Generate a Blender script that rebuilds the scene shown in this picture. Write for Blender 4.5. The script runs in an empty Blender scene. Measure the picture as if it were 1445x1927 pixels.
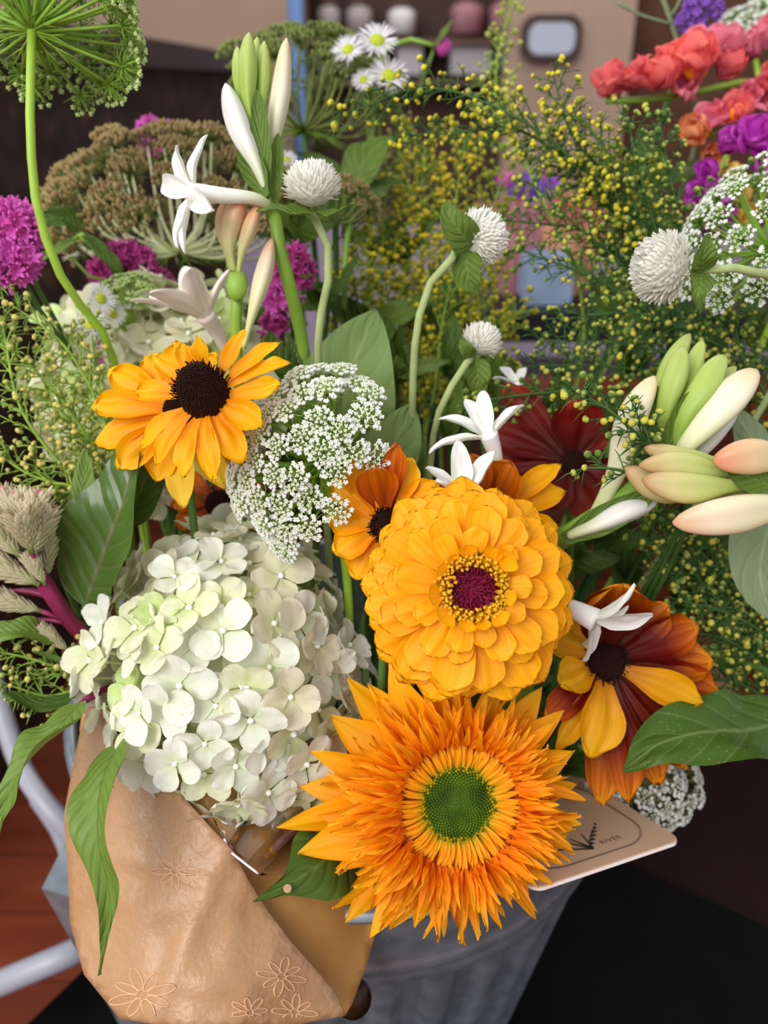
import bpy, math, random
from mathutils import Vector, Matrix, Quaternion, noise
R = math.radians
sc = bpy.context.scene
COL = sc.collection
# ------------------------------------------------------------------ camera
PITCH = 27.0
CAMZ = 0.88
F = 1600.0
CX, CY = 722.5, 963.5
cs, sn = math.cos(R(PITCH)), math.sin(R(PITCH))
cam = bpy.data.cameras.new('camera'); camo = bpy.data.objects.new('camera', cam); COL.objects.link(camo)
camo.location = (0, 0, CAMZ); camo.rotation_euler = (R(90 - PITCH), 0, 0)
cam.sensor_fit = 'VERTICAL'; cam.sensor_height = 36.0; cam.lens = 36.0 * F / 1927.0
cam.clip_start = 0.01; cam.clip_end = 60
cam.dof.use_dof = True; cam.dof.focus_distance = 0.365; cam.dof.aperture_fstop = 7.0
sc.camera = camo
sc.view_settings.view_transform = 'Standard'; sc.view_settings.look = 'None'
sc.view_settings.exposure = 0.22; sc.view_settings.gamma = 1.0
sc.view_settings.use_curve_mapping = False
sc.cycles.use_denoising = True
sc.cycles.max_bounces = 8; sc.cycles.transparent_max_bounces = 16
sc.cycles.caustics_reflective = False; sc.cycles.caustics_refractive = False
# ------------------------------------------------------------------ light
w = bpy.data.worlds.new('world'); sc.world = w; w.use_nodes = True
w.node_tree.nodes['Background'].inputs[0].default_value = (0.93, 0.95, 1.0, 1)
w.node_tree.nodes['Background'].inputs[1].default_value = 0.66
def area(name, loc, target, sx, sy, power, col=(1, 1, 1)):
    l = bpy.data.lights.new(name, 'AREA'); l.shape = 'RECTANGLE'; l.size = sx; l.size_y = sy
    l.energy = power; l.color = col
    o = bpy.data.objects.new(name, l); COL.objects.link(o); o.location = loc
    o.rotation_euler = (Vector(target) - Vector(loc)).to_track_quat('-Z', 'Y').to_euler()
area('window_light_front', (-1.3, -1.5, 2.3), (-0.05, 0.4, 0.6), 1.9, 1.6, 62, (1, 0.985, 0.96))
area('window_light_side', (-1.9, 1.0, 2.2), (0, 0.5, 0.6), 1.0, 1.0, 13, (0.93, 0.97, 1))
area('shop_ceiling_light', (0.3, 3.2, 2.9), (0.3, 3.8, 0.8), 1.2, 0.8, 40, (1, 0.93, 0.84))
# ------------------------------------------------------------------ helpers
def P(px, py, d):
    X = (px - CX) / F * d; Y = -(py - CY) / F * d
    return Vector((X, Y * sn + d * cs, CAMZ + Y * cs - d * sn))
def D(x, y, z):
    """direction: right, up the picture plane, towards the viewer"""
    return Vector((x, y * sn - z * cs, y * cs + z * sn)).normalized()
def WY(px, py, Y):
    """point of the ray through a pixel on the vertical plane y = Y"""
    v = P(px, py, 1) - Vector((0, 0, CAMZ)); return Vector((0, 0, CAMZ)) + v * (Y / v.y)
def WZ(px, py, Z):
    v = P(px, py, 1) - Vector((0, 0, CAMZ)); return Vector((0, 0, CAMZ)) + v * ((Z - CAMZ) / v.z)
def C(h):
    h = h.lstrip('#'); r = []
    for i in (0, 2, 4):
        c = int(h[i:i + 2], 16) / 255
        r.append(c / 12.92 if c <= .04045 else ((c + .055) / 1.055) ** 2.4)
    return (*r, 1)
def sm(a, b, x):
    t = min(1, max(0, (x - a) / (b - a))); return t * t * (3 - 2 * t)
def lerp(a, b, t): return a + (b - a) * t
def spline(pts, n):
    """Catmull-Rom through pts, n samples"""
    p = [Vector(q) for q in pts]
    if len(p) == 2: return [p[0].lerp(p[1], i / (n - 1)) for i in range(n)]
    p = [p[0] * 2 - p[1]] + p + [p[-1] * 2 - p[-2]]
    T_ = [0.0]
    for i in range(1, len(p)): T_.append(T_[-1] + max(1e-6, (p[i] - p[i - 1]).length) ** .5)
    fine = []; m = len(p) - 3
    for k in range(m):                                   # centripetal, so unequal spacing makes no kinks
        a, b, c, d = p[k:k + 4]; t0, t1, t2, t3 = T_[k:k + 4]
        for j in range(12):
            t = t1 + (t2 - t1) * j / 12
            A1 = a * ((t1 - t) / (t1 - t0)) + b * ((t - t0) / (t1 - t0)); A2 = b * ((t2 - t) / (t2 - t1)) + c * ((t - t1) / (t2 - t1))
            A3 = c * ((t3 - t) / (t3 - t2)) + d * ((t - t2) / (t3 - t2))
            B1 = A1 * ((t2 - t) / (t2 - t0)) + A2 * ((t - t0) / (t2 - t0)); B2 = A2 * ((t3 - t) / (t3 - t1)) + A3 * ((t - t1) / (t3 - t1))
            fine.append(B1 * ((t2 - t) / (t2 - t1)) + B2 * ((t - t1) / (t2 - t1)))
    fine.append(p[-2].copy()); L = [0.0]
    for i in range(1, len(fine)): L.append(L[-1] + (fine[i] - fine[i - 1]).length)
    out = []; k = 0
    for i in range(n):
        s = L[-1] * i / (n - 1)
        while k < len(fine) - 2 and L[k + 1] < s: k += 1
        out.append(fine[k].lerp(fine[k + 1], min(1, (s - L[k]) / max(1e-9, L[k + 1] - L[k]))))
    return out
class MB:
    def __init__(s): s.v = []; s.f = []; s.uv = []; s.mi = []
    def grid(s, fn, nu, nv, mi=0, closed=False):
        b = len(s.v)
        for j in range(nv + 1):
            for i in range(nu + 1):
                u = i / nu; v = j / nv
                s.v.append(tuple(fn(u, v))); s.uv.append((u, v))
        for j in range(nv):
            for i in range(nu):
                a = b + j * (nu + 1) + i
                s.f.append((a, a + 1, a + nu + 2, a + nu + 1)); s.mi.append(mi)
        return s
    def tube(s, pts, rad, n=8, mi=0, cap=True, groove=0, gn=3):
        b = len(s.v); m = len(pts)
        if not hasattr(rad, '__len__'): rad = [rad] * m
        t0 = (pts[1] - pts[0]).normalized()
        nrm = t0.orthogonal().normalized()
        for k in range(m):
            t = (pts[min(k + 1, m - 1)] - pts[max(k - 1, 0)]).normalized()
            nrm = (nrm - t * nrm.dot(t))
            nrm = nrm.normalized() if nrm.length > 1e-9 else t.orthogonal().normalized()
            bi = t.cross(nrm)
            for i in range(n):
                a = 2 * math.pi * i / n
                r = rad[k] * (1 + groove * math.cos(gn * a))
                q = pts[k] + (nrm * math.cos(a) + bi * math.sin(a)) * r
                s.v.append(tuple(q)); s.uv.append((i / n, k / (m - 1)))
        for k in range(m - 1):
            for i in range(n):
                a = b + k * n + i; c = b + k * n + (i + 1) % n
                s.f.append((a, c, c + n, a + n)); s.mi.append(mi)
        if cap:
            s.f.append(tuple(b + i for i in reversed(range(n)))); s.mi.append(mi)
            s.f.append(tuple(b + (m - 1) * n + i for i in range(n))); s.mi.append(mi)
        return s
    def ball(s, c, r, nu=8, nv=6, sx=1, sy=1, sz=1, mi=0, M=None, fn=None):
        c = Vector(c)
        def g(u, v):
            th = v * math.pi; ph = u * 2 * math.pi
            q = Vector((math.sin(th) * math.cos(ph), math.sin(th) * math.sin(ph), -math.cos(th)))
            k = fn(q) if fn else 1
            q = Vector((q.x * sx, q.y * sy, q.z * sz)) * r * k
            return c + (M @ q if M else q)
        return s.grid(g, nu, nv, mi)
    def box(s, lo, hi, mi=0, M=None):
        b = len(s.v); lo = Vector(lo); hi = Vector(hi)
        for z in (lo.z, hi.z):
            for y in (lo.y, hi.y):
                for x in (lo.x, hi.x):
                    q = Vector((x, y, z)); q = M @ q if M else q
                    s.v.append(tuple(q)); s.uv.append((x, y))
        for q in ((0, 2, 3, 1), (4, 5, 7, 6), (0, 1, 5, 4), (2, 6, 7, 3), (0, 4, 6, 2), (1, 3, 7, 5)):
            s.f.append(tuple(b + i for i in q)); s.mi.append(mi)
        return s
    def add(s, me, M, mi=None):
        b = len(s.v)
        s.v += [tuple(M @ Vector(q)) for q in me.v]; s.uv += me.uv
        s.f += [tuple(b + i for i in q) for q in me.f]; s.mi += (me.mi if mi is None else [mi] * len(me.f))
        return s
    def mesh(s, name, mats, smooth=True):
        me = bpy.data.meshes.new(name)
        me.from_pydata(s.v, [], s.f)
        if not isinstance(mats, (list, tuple)): mats = [mats]
        for m in mats: me.materials.append(m)
        if len(mats) > 1: me.polygons.foreach_set('material_index', s.mi)
        if smooth: me.polygons.foreach_set('use_smooth', [True] * len(me.polygons))
        ul = me.uv_layers.new(name='uv')
        vi = [0] * len(me.loops); me.loops.foreach_get('vertex_index', vi)
        flat = []
        for i in vi: flat += s.uv[i]
        ul.data.foreach_set('uv', flat)
        me.update(); return me
WM = {}
def thing(name, label, cat, loc=(0, 0, 0), group=None):
    o = bpy.data.objects.new(name, None); COL.objects.link(o); o.location = loc; o.empty_display_size = 0.01
    o['label'] = label; o['category'] = cat
    if group: o['group'] = group
    WM[o.name] = Matrix.Translation(loc); return o
def part(name, me, parent, M=Matrix.Identity(4), label=None, kind=None):
    """me: a mesh; M: its placement in the world"""
    o = bpy.data.objects.new(name, me); COL.objects.link(o)
    WM[o.name] = M
    if parent is not None:
        o.parent = parent; o.matrix_basis = WM[parent.name].inverted() @ M
    else: o.matrix_basis = M
    if label: o['label'] = label
    if kind: o['kind'] = kind
    return o
def solo(name, me, label=None, cat=None, group=None, kind=None, M=Matrix.Identity(4)):
    o = part(name, me, None, M, label, kind)
    if cat: o['category'] = cat
    if group: o['group'] = group
    return o
def frame(loc, z, x=None):
    z = Vector(z).normalized()
    x = Vector(x) if x is not None else Vector((1, 0, 0))
    x = (x - z * x.dot(z))
    if x.length < 1e-4: x = z.orthogonal()
    x.normalize(); y = z.cross(x)
    M = Matrix((x, y, z)).transposed().to_4x4(); M.translation = loc; return M
def RZ(a): return Matrix.Rotation(a, 4, 'Z')
def RY(a): return Matrix.Rotation(a, 4, 'Y')
def RX(a): return Matrix.Rotation(a, 4, 'X')
def T(x, y, z): return Matrix.Translation((x, y, z))
def S(k): return Matrix.Scale(k, 4)
# ------------------------------------------------------------------ materials
class NT:
    def __init__(s, name):
        s.m = bpy.data.materials.new(name); s.m.use_nodes = True; s.t = s.m.node_tree
        s.b = s.t.nodes['Principled BSDF']; s.out = s.t.nodes['Material Output']
    def n(s, k, **kw):
        x = s.t.nodes.new(k)
        for a, v in kw.items(): setattr(x, a, v)
        return x
    def l(s, a, b): s.t.links.new(a, b)
    def math(s, op, a, b=None, c=None):
        x = s.n('ShaderNodeMath', operation=op)
        for i, q in enumerate((a, b, c)):
            if q is None: continue
            if isinstance(q, (int, float)): x.inputs[i].default_value = q
            else: s.l(q, x.inputs[i])
        return x.outputs[0]
    def mix(s, f, a, b, mode='MIX'):
        x = s.n('ShaderNodeMix', data_type='RGBA', blend_type=mode)
        for i, q in ((0, f), (6, a), (7, b)):
            if isinstance(q, (int, float)): x.inputs[i].default_value = q
            elif isinstance(q, tuple): x.inputs[i].default_value = q
            else: s.l(q, x.inputs[i])
        return x.outputs[2]
    def ramp(s, f, stops):
        x = s.n('ShaderNodeValToRGB'); e = x.color_ramp.elements
        while len(e) < len(stops): e.new(0.5)
        for q, (p, c) in zip(e, stops): q.position = p; q.color = c
        s.l(f, x.inputs[0]); return x.outputs[0]
    def uv(s):
        x = s.n('ShaderNodeUVMap'); y = s.n('ShaderNodeSeparateXYZ'); s.l(x.outputs[0], y.inputs[0])
        return x.outputs[0], y.outputs[0], y.outputs[1]
    def noise(s, vec, scale, detail=2, mp=None):
        if mp:
            q = s.n('ShaderNodeMapping'); q.inputs['Scale'].default_value = mp; s.l(vec, q.inputs[0]); vec = q.outputs[0]
        x = s.n('ShaderNodeTexNoise'); x.inputs['Scale'].default_value = scale; x.inputs['Detail'].default_value = detail
        if vec is not None: s.l(vec, x.inputs['Vector'])
        return x.outputs['Fac']
    def obj(s): return s.n('ShaderNodeTexCoord').outputs['Object']
    def rnd(s): return s.n('ShaderNodeObjectInfo').outputs['Random']
    def bump(s, h, st, dist=0.001):
        x = s.n('ShaderNodeBump'); x.inputs['Strength'].default_value = st; x.inputs['Distance'].default_value = dist
        s.l(h, x.inputs['Height']); s.l(x.outputs[0], s.b.inputs['Normal']); return x.outputs[0]
    def finish(s, col, rough=0.55, spec=0.3, transl=0.0, tcol=None, metal=0):
        if isinstance(col, tuple): s.b.inputs['Base Color'].default_value = col
        else: s.l(col, s.b.inputs['Base Color'])
        s.b.inputs['Roughness'].default_value = rough
        s.b.inputs['Specular IOR Level'].default_value = spec
        s.b.inputs['Metallic'].default_value = metal
        if transl:
            t = s.n('ShaderNodeBsdfTranslucent'); mx = s.n('ShaderNodeMixShader'); mx.inputs[0].default_value = transl
            c = tcol or col
            if isinstance(c, tuple): t.inputs[0].default_value = c
            else: s.l(c, t.inputs[0])
            s.l(s.b.outputs[0], mx.inputs[1]); s.l(t.outputs[0], mx.inputs[2]); s.l(mx.outputs[0], s.out.inputs[0])
        return s.m
def petal_mat(name, stops, streak=None, samt=0.35, sscale=(22, 1.2, 1), rough=0.55, transl=0.25, var=0.12, bump=0.35, spec=0.25, tcol=None):
    """colours run base -> tip, with fine lengthwise streaks"""
    k = NT(name); vec, u, v = k.uv()
    if len(stops) == 1: col = stops[0][1]
    else: col = k.ramp(v, stops)
    nz = k.noise(vec, 1.0, 3, sscale)
    if streak:
        f = k.math('MULTIPLY', k.ramp(nz, [(0.42, (0, 0, 0, 1)), (0.68, (1, 1, 1, 1))]), samt)
        col = k.mix(f, col, streak)
    if var:
        hs = k.n('ShaderNodeHueSaturation')
        r = k.rnd()
        k.l(k.math('MULTIPLY_ADD', r, var * 0.08, 0.5 - var * 0.04), hs.inputs['Hue'])
        k.l(k.math('MULTIPLY_ADD', r, var, 1 - var * 0.5), hs.inputs['Value'])
        if isinstance(col, tuple): hs.inputs['Color'].default_value = col
        else: k.l(col, hs.inputs['Color'])
        col = hs.outputs[0]
    if bump: k.bump(nz, bump, 0.0006)
    return k.finish(col, rough, spec, transl, tcol)
def plain(name, col, rough=0.55, spec=0.3, var=0.15, scale=60, metal=0, transl=0, bump=0.0):
    k = NT(name); o = k.obj(); n = k.noise(o, scale, 3)
    dark = tuple(c * (1 - var) for c in col[:3]) + (1,)
    lit = tuple(min(1, c * (1 + var)) for c in col[:3]) + (1,)
    c = k.ramp(n, [(0.3, dark), (0.7, lit)])
    if bump: k.bump(n, bump, 0.001)
    return k.finish(c, rough, spec, transl, None, metal)
def leaf_mat(name, col, dark, vein, rough=0.45, n=9, slope=3.0, amt=0.5, spec=0.45, transl=0.12, speck=None, bump=0.5, blot=0.6):
    k = NT(name); vec, u, v = k.uv()
    a = k.math('ABSOLUTE', k.math('SUBTRACT', u, 0.5))
    ph = k.math('SUBTRACT', k.math('MULTIPLY', v, n * 1.0), k.math('MULTIPLY', a, slope))
    fr = k.math('PINGPONG', ph, 0.5)                                    # side veins
    side = k.ramp(fr, [(0.0, (1, 1, 1, 1)), (0.07, (0, 0, 0, 1))])
    mid = k.ramp(a, [(0.012, (1, 1, 1, 1)), (0.035, (0, 0, 0, 1))])
    vv = k.math('MAXIMUM', mid, k.math('MULTIPLY', side, 0.55))
    nz = k.noise(vec, 5, 4)
    base = k.mix(k.math('MULTIPLY', nz, blot), col, dark)
    c = k.mix(k.math('MULTIPLY', vv, amt), base, vein)
    if speck:
        vo = k.n('ShaderNodeTexVoronoi'); vo.inputs['Scale'].default_value = 26; k.l(vec, vo.inputs['Vector'])
        c = k.mix(k.ramp(vo.outputs['Distance'], [(0.10, (0.6, 0.6, 0.6, 1)), (0.16, (0, 0, 0, 1))]), c, speck)
    h = k.math('ADD', k.math('MULTIPLY', k.ramp(fr, [(0.0, (0, 0, 0, 1)), (0.3, (1, 1, 1, 1))]), 1.0), k.math('MULTIPLY', nz, 0.4))
    k.bump(h, bump, 0.0012)
    return k.finish(c, rough, spec, transl)
M = {}
M['zinnia'] = petal_mat('zinnia_petal', [(0, C('#f0a018')), (.35, C('#fcb008')), (1, C('#ffb908'))], C('#e88e02'), .42, (13, .5, 1), .5, .25, .07, .4)
M['zinnia_back'] = petal_mat('zinnia_petal_under', [(0, C('#c8a020')), (1, C('#f0b010'))], C('#d89010'), .4)
M['susan'] = petal_mat('susan_petal', [(0, C('#f08a04')), (.25, C('#fca404')), (.6, C('#ffba04')), (1, C('#ffca0c'))], C('#f09400'), .3, (10, .6, 1), .5, .28, .07, .3)
M['susan_pale'] = petal_mat('susan_pale_petal', [(0, C('#f6c010')), (1, C('#f8d848'))], C('#e0a808'), .3, transl=.3)
M['sun_ray'] = petal_mat('sunflower_ray', [(0, C('#fc9404')), (.5, C('#ffae06')), (1, C('#ffc008'))], C('#f49800'), .3, (9, .5, 1), .5, .32, .08, .25)
M['sun_tuft'] = petal_mat('sunflower_tuft', [(0, C('#fa8408')), (.35, C('#ff9e08')), (1, C('#ffba12'))], C('#f48804'), .3, (5, .6, 1), .55, .36, .14, .15)
M['sun_inner'] = petal_mat('sunflower_inner', [(0, C('#a49c10')), (.2, C('#d8a810')), (.5, C('#fca810')), (1, C('#ffa410'))], C('#e09008'), .35, (6, .8, 1), .55, .22, .2, .4)
M['bicolor'] = petal_mat('bicolor_petal', [(0, C('#300604')), (.40, C('#701804')), (.66, C('#c86406')), (1, C('#f8a010'))], C('#801c08'), .7, (12, .6, 1), .5, .2, .2, .5)
M['bicolor_yellow'] = petal_mat('bicolor_yellow_petal', [(0, C('#c06808')), (.3, C('#e8a008')), (1, C('#e8b40c'))], C('#c07808'), .4, (12, .6, 1), .5, .2, .1, .5)
M['orange_brown'] = petal_mat('orange_brown_petal', [(0, C('#7a2004')), (.4, C('#c86008')), (.85, C('#e08010')), (1, C('#a83c08'))], C('#8c2c06'), .6, (12, .6, 1), .5, .22, .1, .5)
M['maroon'] = petal_mat('maroon_petal', [(0, C('#380608')), (.5, C('#7c1c10')), (1, C('#a43c18'))], C('#5c100c'), .6, (14, .6, 1), .5, .15, .15, .5)
M['hyd_white'] = petal_mat('hydrangea_white', [(0, C('#e2ecc0')), (.3, C('#f4f6e6')), (1, C('#f6f4ec'))], C('#dfe2cc'), .3, (9, 3, 1), .6, .3, .05, .35)
M['hyd_cream'] = petal_mat('hydrangea_cream', [(0, C('#dbe6a4')), (.4, C('#eef0cc')), (1, C('#f0ecd4'))], C('#d6d8ae'), .35, (9, 3, 1), .6, .3, .07, .35)
M['hyd_green'] = petal_mat('hydrangea_green', [(0, C('#d0e48a')), (.5, C('#dcebA4'.lower())), (1, C('#eaf0c8'))], C('#bcd67c'), .5, (3, 3, 1), .6, .3, .07, .35)
M['hyd_tan'] = petal_mat('hydrangea_tan', [(0, C('#e2e2b4')), (.5, C('#eee8cc')), (1, C('#efe6d2'))], C('#dcd4b0'), .3, (9, 3, 1), .6, .3, .07, .35)
M['bead'] = plain('hydrangea_bead', C('#f8f8ee'), .4, .4, .03)
M['stalk_pale'] = plain('pale_stalk', C('#dfe6b4'), .5)
M['gom'] = petal_mat('globe_bract', [(0, C('#d4dabc')), (.2, C('#f0f0e4')), (1, C('#faf6f2'))], C('#dcd8cc'), .3, (5, 1, 1), .5, .3, .04, .2)
M['green'] = plain('fresh_stem', C('#84a83c'), .45, .4, .18, 40)
M['green_lime'] = plain('lime_stem', C('#9cc03c'), .42, .4, .15, 40)
M['green_pale'] = plain('hairy_pale_stem', C('#a6b478'), .7, .2, .15, 80)
M['green_dark'] = plain('dark_stem', C('#4a6a2c'), .5, .3, .2, 60)
M['umbel_green'] = plain('umbel_green', C('#8cb440'), .5, .3, .2, 80, transl=.1)
M['floret_white'] = plain('lace_white', C('#f7f8f0'), .6, .2, .03, transl=.15)
M['floret_lime'] = plain('lace_lime', C('#cfe298'), .6, .2, .08, transl=.15)
M['seed_tan'] = plain('seed_tan', C('#a08a5c'), .7, .2, .3, 300)
M['seed_green'] = plain('seed_green', C('#7c8848'), .7, .2, .3, 200)
M['tube_white'] = petal_mat('tuberose_white', [(0, C('#c4d68c')), (.18, C('#e4eabc')), (.45, C('#f8f5ec')), (1, C('#faf8f4'))], C('#e8e4da'), .25, (6, .5, 1), .38, .14, .03, .25, .45)
M['tube_cream'] = petal_mat('tuberose_cream', [(0, C('#c0d080')), (.3, C('#e6e8b8')), (.7, C('#f4ecd4')), (1, C('#efd4a0'))], C('#e4dcb8'), .3, (6, .5, 1), .38, .12, .03, .25, .45)
M['tube_green'] = petal_mat('tuberose_green', [(0, C('#84a83c')), (.5, C('#a8c058')), (.85, C('#bccc70')), (1, C('#ccd280'))], C('#90ac48'), .5, (6, .5, 1), .42, .12, .08, .3, .4)
M['tube_pink'] = petal_mat('tuberose_pink', [(0, C('#b0c468')), (.4, C('#dcd89c')), (.70, C('#e8c498')), (1, C('#dc8868'))], C('#d8b484'), .35, (6, .5, 1), .4, .12, .05, .25, .4)
M['tube_blush'] = petal_mat('tuberose_blush', [(0, C('#c8d484')), (.45, C('#e8e6b4')), (.8, C('#efdcbc')), (1, C('#dca47c'))], C('#ecd0b4'), .5, (7, .5, 1), .4, .12, .04, .25, .4)
M['tube_blushgreen'] = petal_mat('tuberose_blush_green', [(0, C('#a4bc48')), (.5, C('#c4d078')), (.78, C('#d4c488')), (1, C('#b8845c'))], C('#acb860'), .5, (7, .5, 1), .4, .12, .04, .25, .4)
M['petal_white'] = petal_mat('tuberose_petal', [(0, C('#f4f4ea')), (1, C('#faf9f6'))], C('#e6e6e2'), .25, (8, .6, 1), .4, .25, .02, .25, .4)
M['petal_blush'] = petal_mat('tuberose_petal_blush', [(0, C('#f6eedc')), (.6, C('#faf0ea')), (1, C('#fbf0ea'))], C('#f2d4ca'), .4, (8, .6, 1), .4, .25, .02, .25, .4)
M['cone'] = plain('cone_brown', C('#2c130c'), .8, .15, .45, 900, bump=.3)
M['cone_spike'] = plain('cone_spike', C('#1c0e08'), .7, .2, .3)
M['magenta'] = petal_mat('magenta_petal', [(0, C('#d850b8')), (1, C('#f484dc'))], C('#cc48b0'), .2, (6, 1, 1), .6, .3, .2, .2)
M['pink_deep'] = petal_mat('deep_pink_petal', [(0, C('#b83488')), (1, C('#d860b0'))], C('#9c2c78'), .3, (6, 1, 1), .6, .3, .2, .2)
M['coral'] = petal_mat('coral_petal', [(0, C('#dc6078')), (.5, C('#f87878')), (1, C('#ff8478'))], C('#e06070'), .3, (4, 1, 1), .6, .4, .15, .3)
M['rose'] = petal_mat('rose_petal', [(0, C('#d06088')), (.5, C('#f088a0')), (1, C('#f898a8'))], C('#d86888'), .3, (4, 1, 1), .6, .4, .15, .3)
M['peach'] = petal_mat('peach_petal', [(0, C('#e88c38')), (.5, C('#f09460')), (1, C('#f4a878'))], C('#d06830'), .4, (4, 2, 1), .6, .3, .15, .3)
M['violet'] = petal_mat('violet_petal', [(0, C('#b82ca8')), (.5, C('#d444c8')), (1, C('#e060d4'))], C('#8c1484'), .4, (4, 2, 1), .6, .3, .15, .3)
M['butter'] = petal_mat('butter_petal', [(0, C('#e0b040')), (1, C('#f0cc70'))], C('#d8a848'), .3, (4, 2, 1), .6, .3, .1, .3)
M['throat'] = plain('orange_throat', C('#f09018'), .6, .2, .1)
M['verbena'] = petal_mat('verbena_petal', [(0, C('#9058c4')), (1, C('#c08cf0'))], C('#6c2c90'), .4, (4, 2, 1), .6, .3, .25, .2)
M['daisy'] = petal_mat('daisy_ray', [(0, C('#f2eef4')), (1, C('#fbf8fc'))], None, 0, (4, 1, 1), .6, .3, .02, 0)
M['daisy_disc'] = plain('daisy_disc', C('#b4c030'), .7, .2, .3, 900, bump=.3)
M['celosia'] = petal_mat('celosia_bract', [(0, C('#8ca058')), (.45, C('#c4c890')), (1, C('#ecdcc8'))], C('#d8b0ac'), .4, (4, 1, 1), .5, .25, .1, .2)
M['celosia_tip'] = plain('celosia_tip', C('#d84c74'), .5, .3, .15)
M['magenta_stem'] = plain('magenta_stem', C('#8c2450'), .42, .4, .25, 60)
M['leaf_big'] = leaf_mat('downy_leaf', C('#7c9458'), C('#667c40'), C('#a0b07c'), .65, 5, 4, .4, .2, .12)
M['leaf_gloss'] = leaf_mat('glossy_leaf', C('#4c6828'), C('#38501a'), C('#80705c'), .26, 8, 3.2, .5, .5, .08, bump=.6, blot=.4)
M['leaf_amaranth'] = leaf_mat('celosia_leaf', C('#74903a'), C('#5a7428'), C('#4e5a28'), .45, 13, 5, .5, .3, .14, bump=.4)
M['leaf_dark'] = leaf_mat('dark_leaf', C('#4c6622'), C('#384e18'), C('#748848'), .5, 6, 4, .35, .22, .1)
M['leaf_mid'] = leaf_mat('mid_leaf', C('#688234'), C('#526a22'), C('#90a058'), .5, 6, 4, .3, .25, .15)
M['leaf_speck'] = leaf_mat('speckled_leaf', C('#48641e'), C('#385016'), C('#8c9c60'), .45, 6, 3, .4, .25, .08, speck=C('#8ca878'))
M['leaf_grey'] = leaf_mat('greyish_leaf', C('#8a9872'), C('#748460'), C('#a8b490'), .6, 5, 4, .5, .25, .1)
# ------------------------------------------------------------------ petals
def prof(kind, t):
    if kind == 'zinnia':
        return (0.36 + 0.64 * sm(0, .7, t)) * max(0, 1 - max(0, (t - .7) / .3) ** 3.4) ** .5
    if kind == 'ray':
        return (0.30 + 0.70 * sm(0, .58, t)) * max(0, 1 - max(0, (t - .58) / .42) ** 2.3) ** .56
    if kind == 'point':
        return (0.35 + 0.65 * sm(0, .35, t)) * max(0, 1 - max(0, (t - .35) / .65) ** 1.6) ** .95
    if kind == 'lance':
        return (0.45 + 0.55 * sm(0, .4, t)) * max(0, 1 - max(0, (t - .4) / .6) ** 2.4) ** .65
    if kind == 'round':
        return (sm(-.05, .45, t) ** .8) * max(0, 1 - max(0, (t - .5) / .5) ** 2.2) ** .5
    if kind == 'strip':
        return (0.6 + 0.4 * sm(0, .5, t)) * (1 - max(0, (t - .6) / .4) ** 1.5)
    if kind == 'leaf':
        return math.sin(math.pi * min(1, t ** .8)) ** .85 if 0 < t < 1 else 0
    if kind == 'drip':
        return max(0, math.sin(math.pi * t ** .58)) ** .85 * (1 - .62 * sm(.45, .8, t)) if 0 < t < 1 else 0
    if kind == 'ovate':
        return max(0, math.sin(math.pi * t ** .62)) ** .75 if 0 < t < 1 else 0
def petal(kind, L, W, cup=.2, bend=0., bend0=0., roll=0., wave=0., seed=0, notch=0., nu=6, nv=10, twist=0., keel=0.):
    """along +X, width along Y, upper face +Z; bend in degrees over its length"""
    m = MB(); xs = [(0, 0)]; K = 40; a = R(bend0)
    for i in range(K):
        t = i / K; ang = R(bend0) + R(bend) * t ** 1.3
        xs.append((xs[-1][0] + L / K * math.cos(ang), xs[-1][1] + L / K * math.sin(ang)))
    rs = random.Random(seed); o1, o2 = rs.uniform(0, 50), rs.uniform(0, 50)
    def fn(u, v):
        t = 1 - (1 - v) ** 1.5 if kind != 'strip' else v
        s = 2 * u - 1
        tt = t * (1 - notch * (0.5 - 0.5 * math.cos(s * math.pi * 3)) * sm(.75, 1, t)) - 0.04 * s * s * sm(.6, 1, t) * (1 if notch else 0)
        f = tt * K; k = min(K - 1, int(f)); q = f - k
        x = lerp(xs[k][0], xs[k + 1][0], q); z = lerp(xs[k][1], xs[k + 1][1], q)
        w = W / 2 * prof(kind, t)
        y = s * w
        z += cup * w * (s * s) + keel * w * abs(s)
        z += roll * w * math.cos(s * math.pi * 2) * .2 * sm(0, .3, t)
        if wave:
            z += wave * noise.noise(Vector((o1 + t * 3.0, o2 + s * 1.6, 0))) * sm(0, .3, t)
            y += wave * .5 * noise.noise(Vector((o2 + t * 2.5, o1 + s, 5))) * t
        if twist:
            c, d = math.cos(R(twist) * t), math.sin(R(twist) * t); y, z = y * c - (z - z * 0) * d * .3, z + s * w * d
        return (x, y, z)
    return m.grid(fn, nu, nv)
# bucket geometry ------------------------------------------------------------
RIMR = 0.190; RIMZ = CAMZ - 0.372
BC = Vector((-0.018, 0.288 + RIMR, 0)); BH = 0.31; BOTZ = RIMZ - BH
rb = random.Random(77)
def base_pt(px=None):
    a = rb.uniform(0, 2 * math.pi); r = rb.uniform(.01, .09)
    return Vector((BC.x + r * math.cos(a), BC.y + r * math.sin(a), BOTZ + 0.012))
def to_bucket(h):
    """way points from a head at h over the rim down to the bucket's bottom"""
    b = base_pt()
    d = Vector((h.x - BC.x, h.y - BC.y)); r = min(d.length, RIMR - .045)
    if d.length > 1e-6: d.normalize()
    e = Vector((BC.x + d.x * r, BC.y + d.y * r, RIMZ + .01))
    if h.z < RIMZ + 0.03: e.z = RIMZ + .005
    return [e, b]
def stem_pts(head, way=(), back=None):
    pts = [head] + list(way)
    if back is not None: pts.append(head + back)
    pts += to_bucket(pts[-1]); return pts
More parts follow.
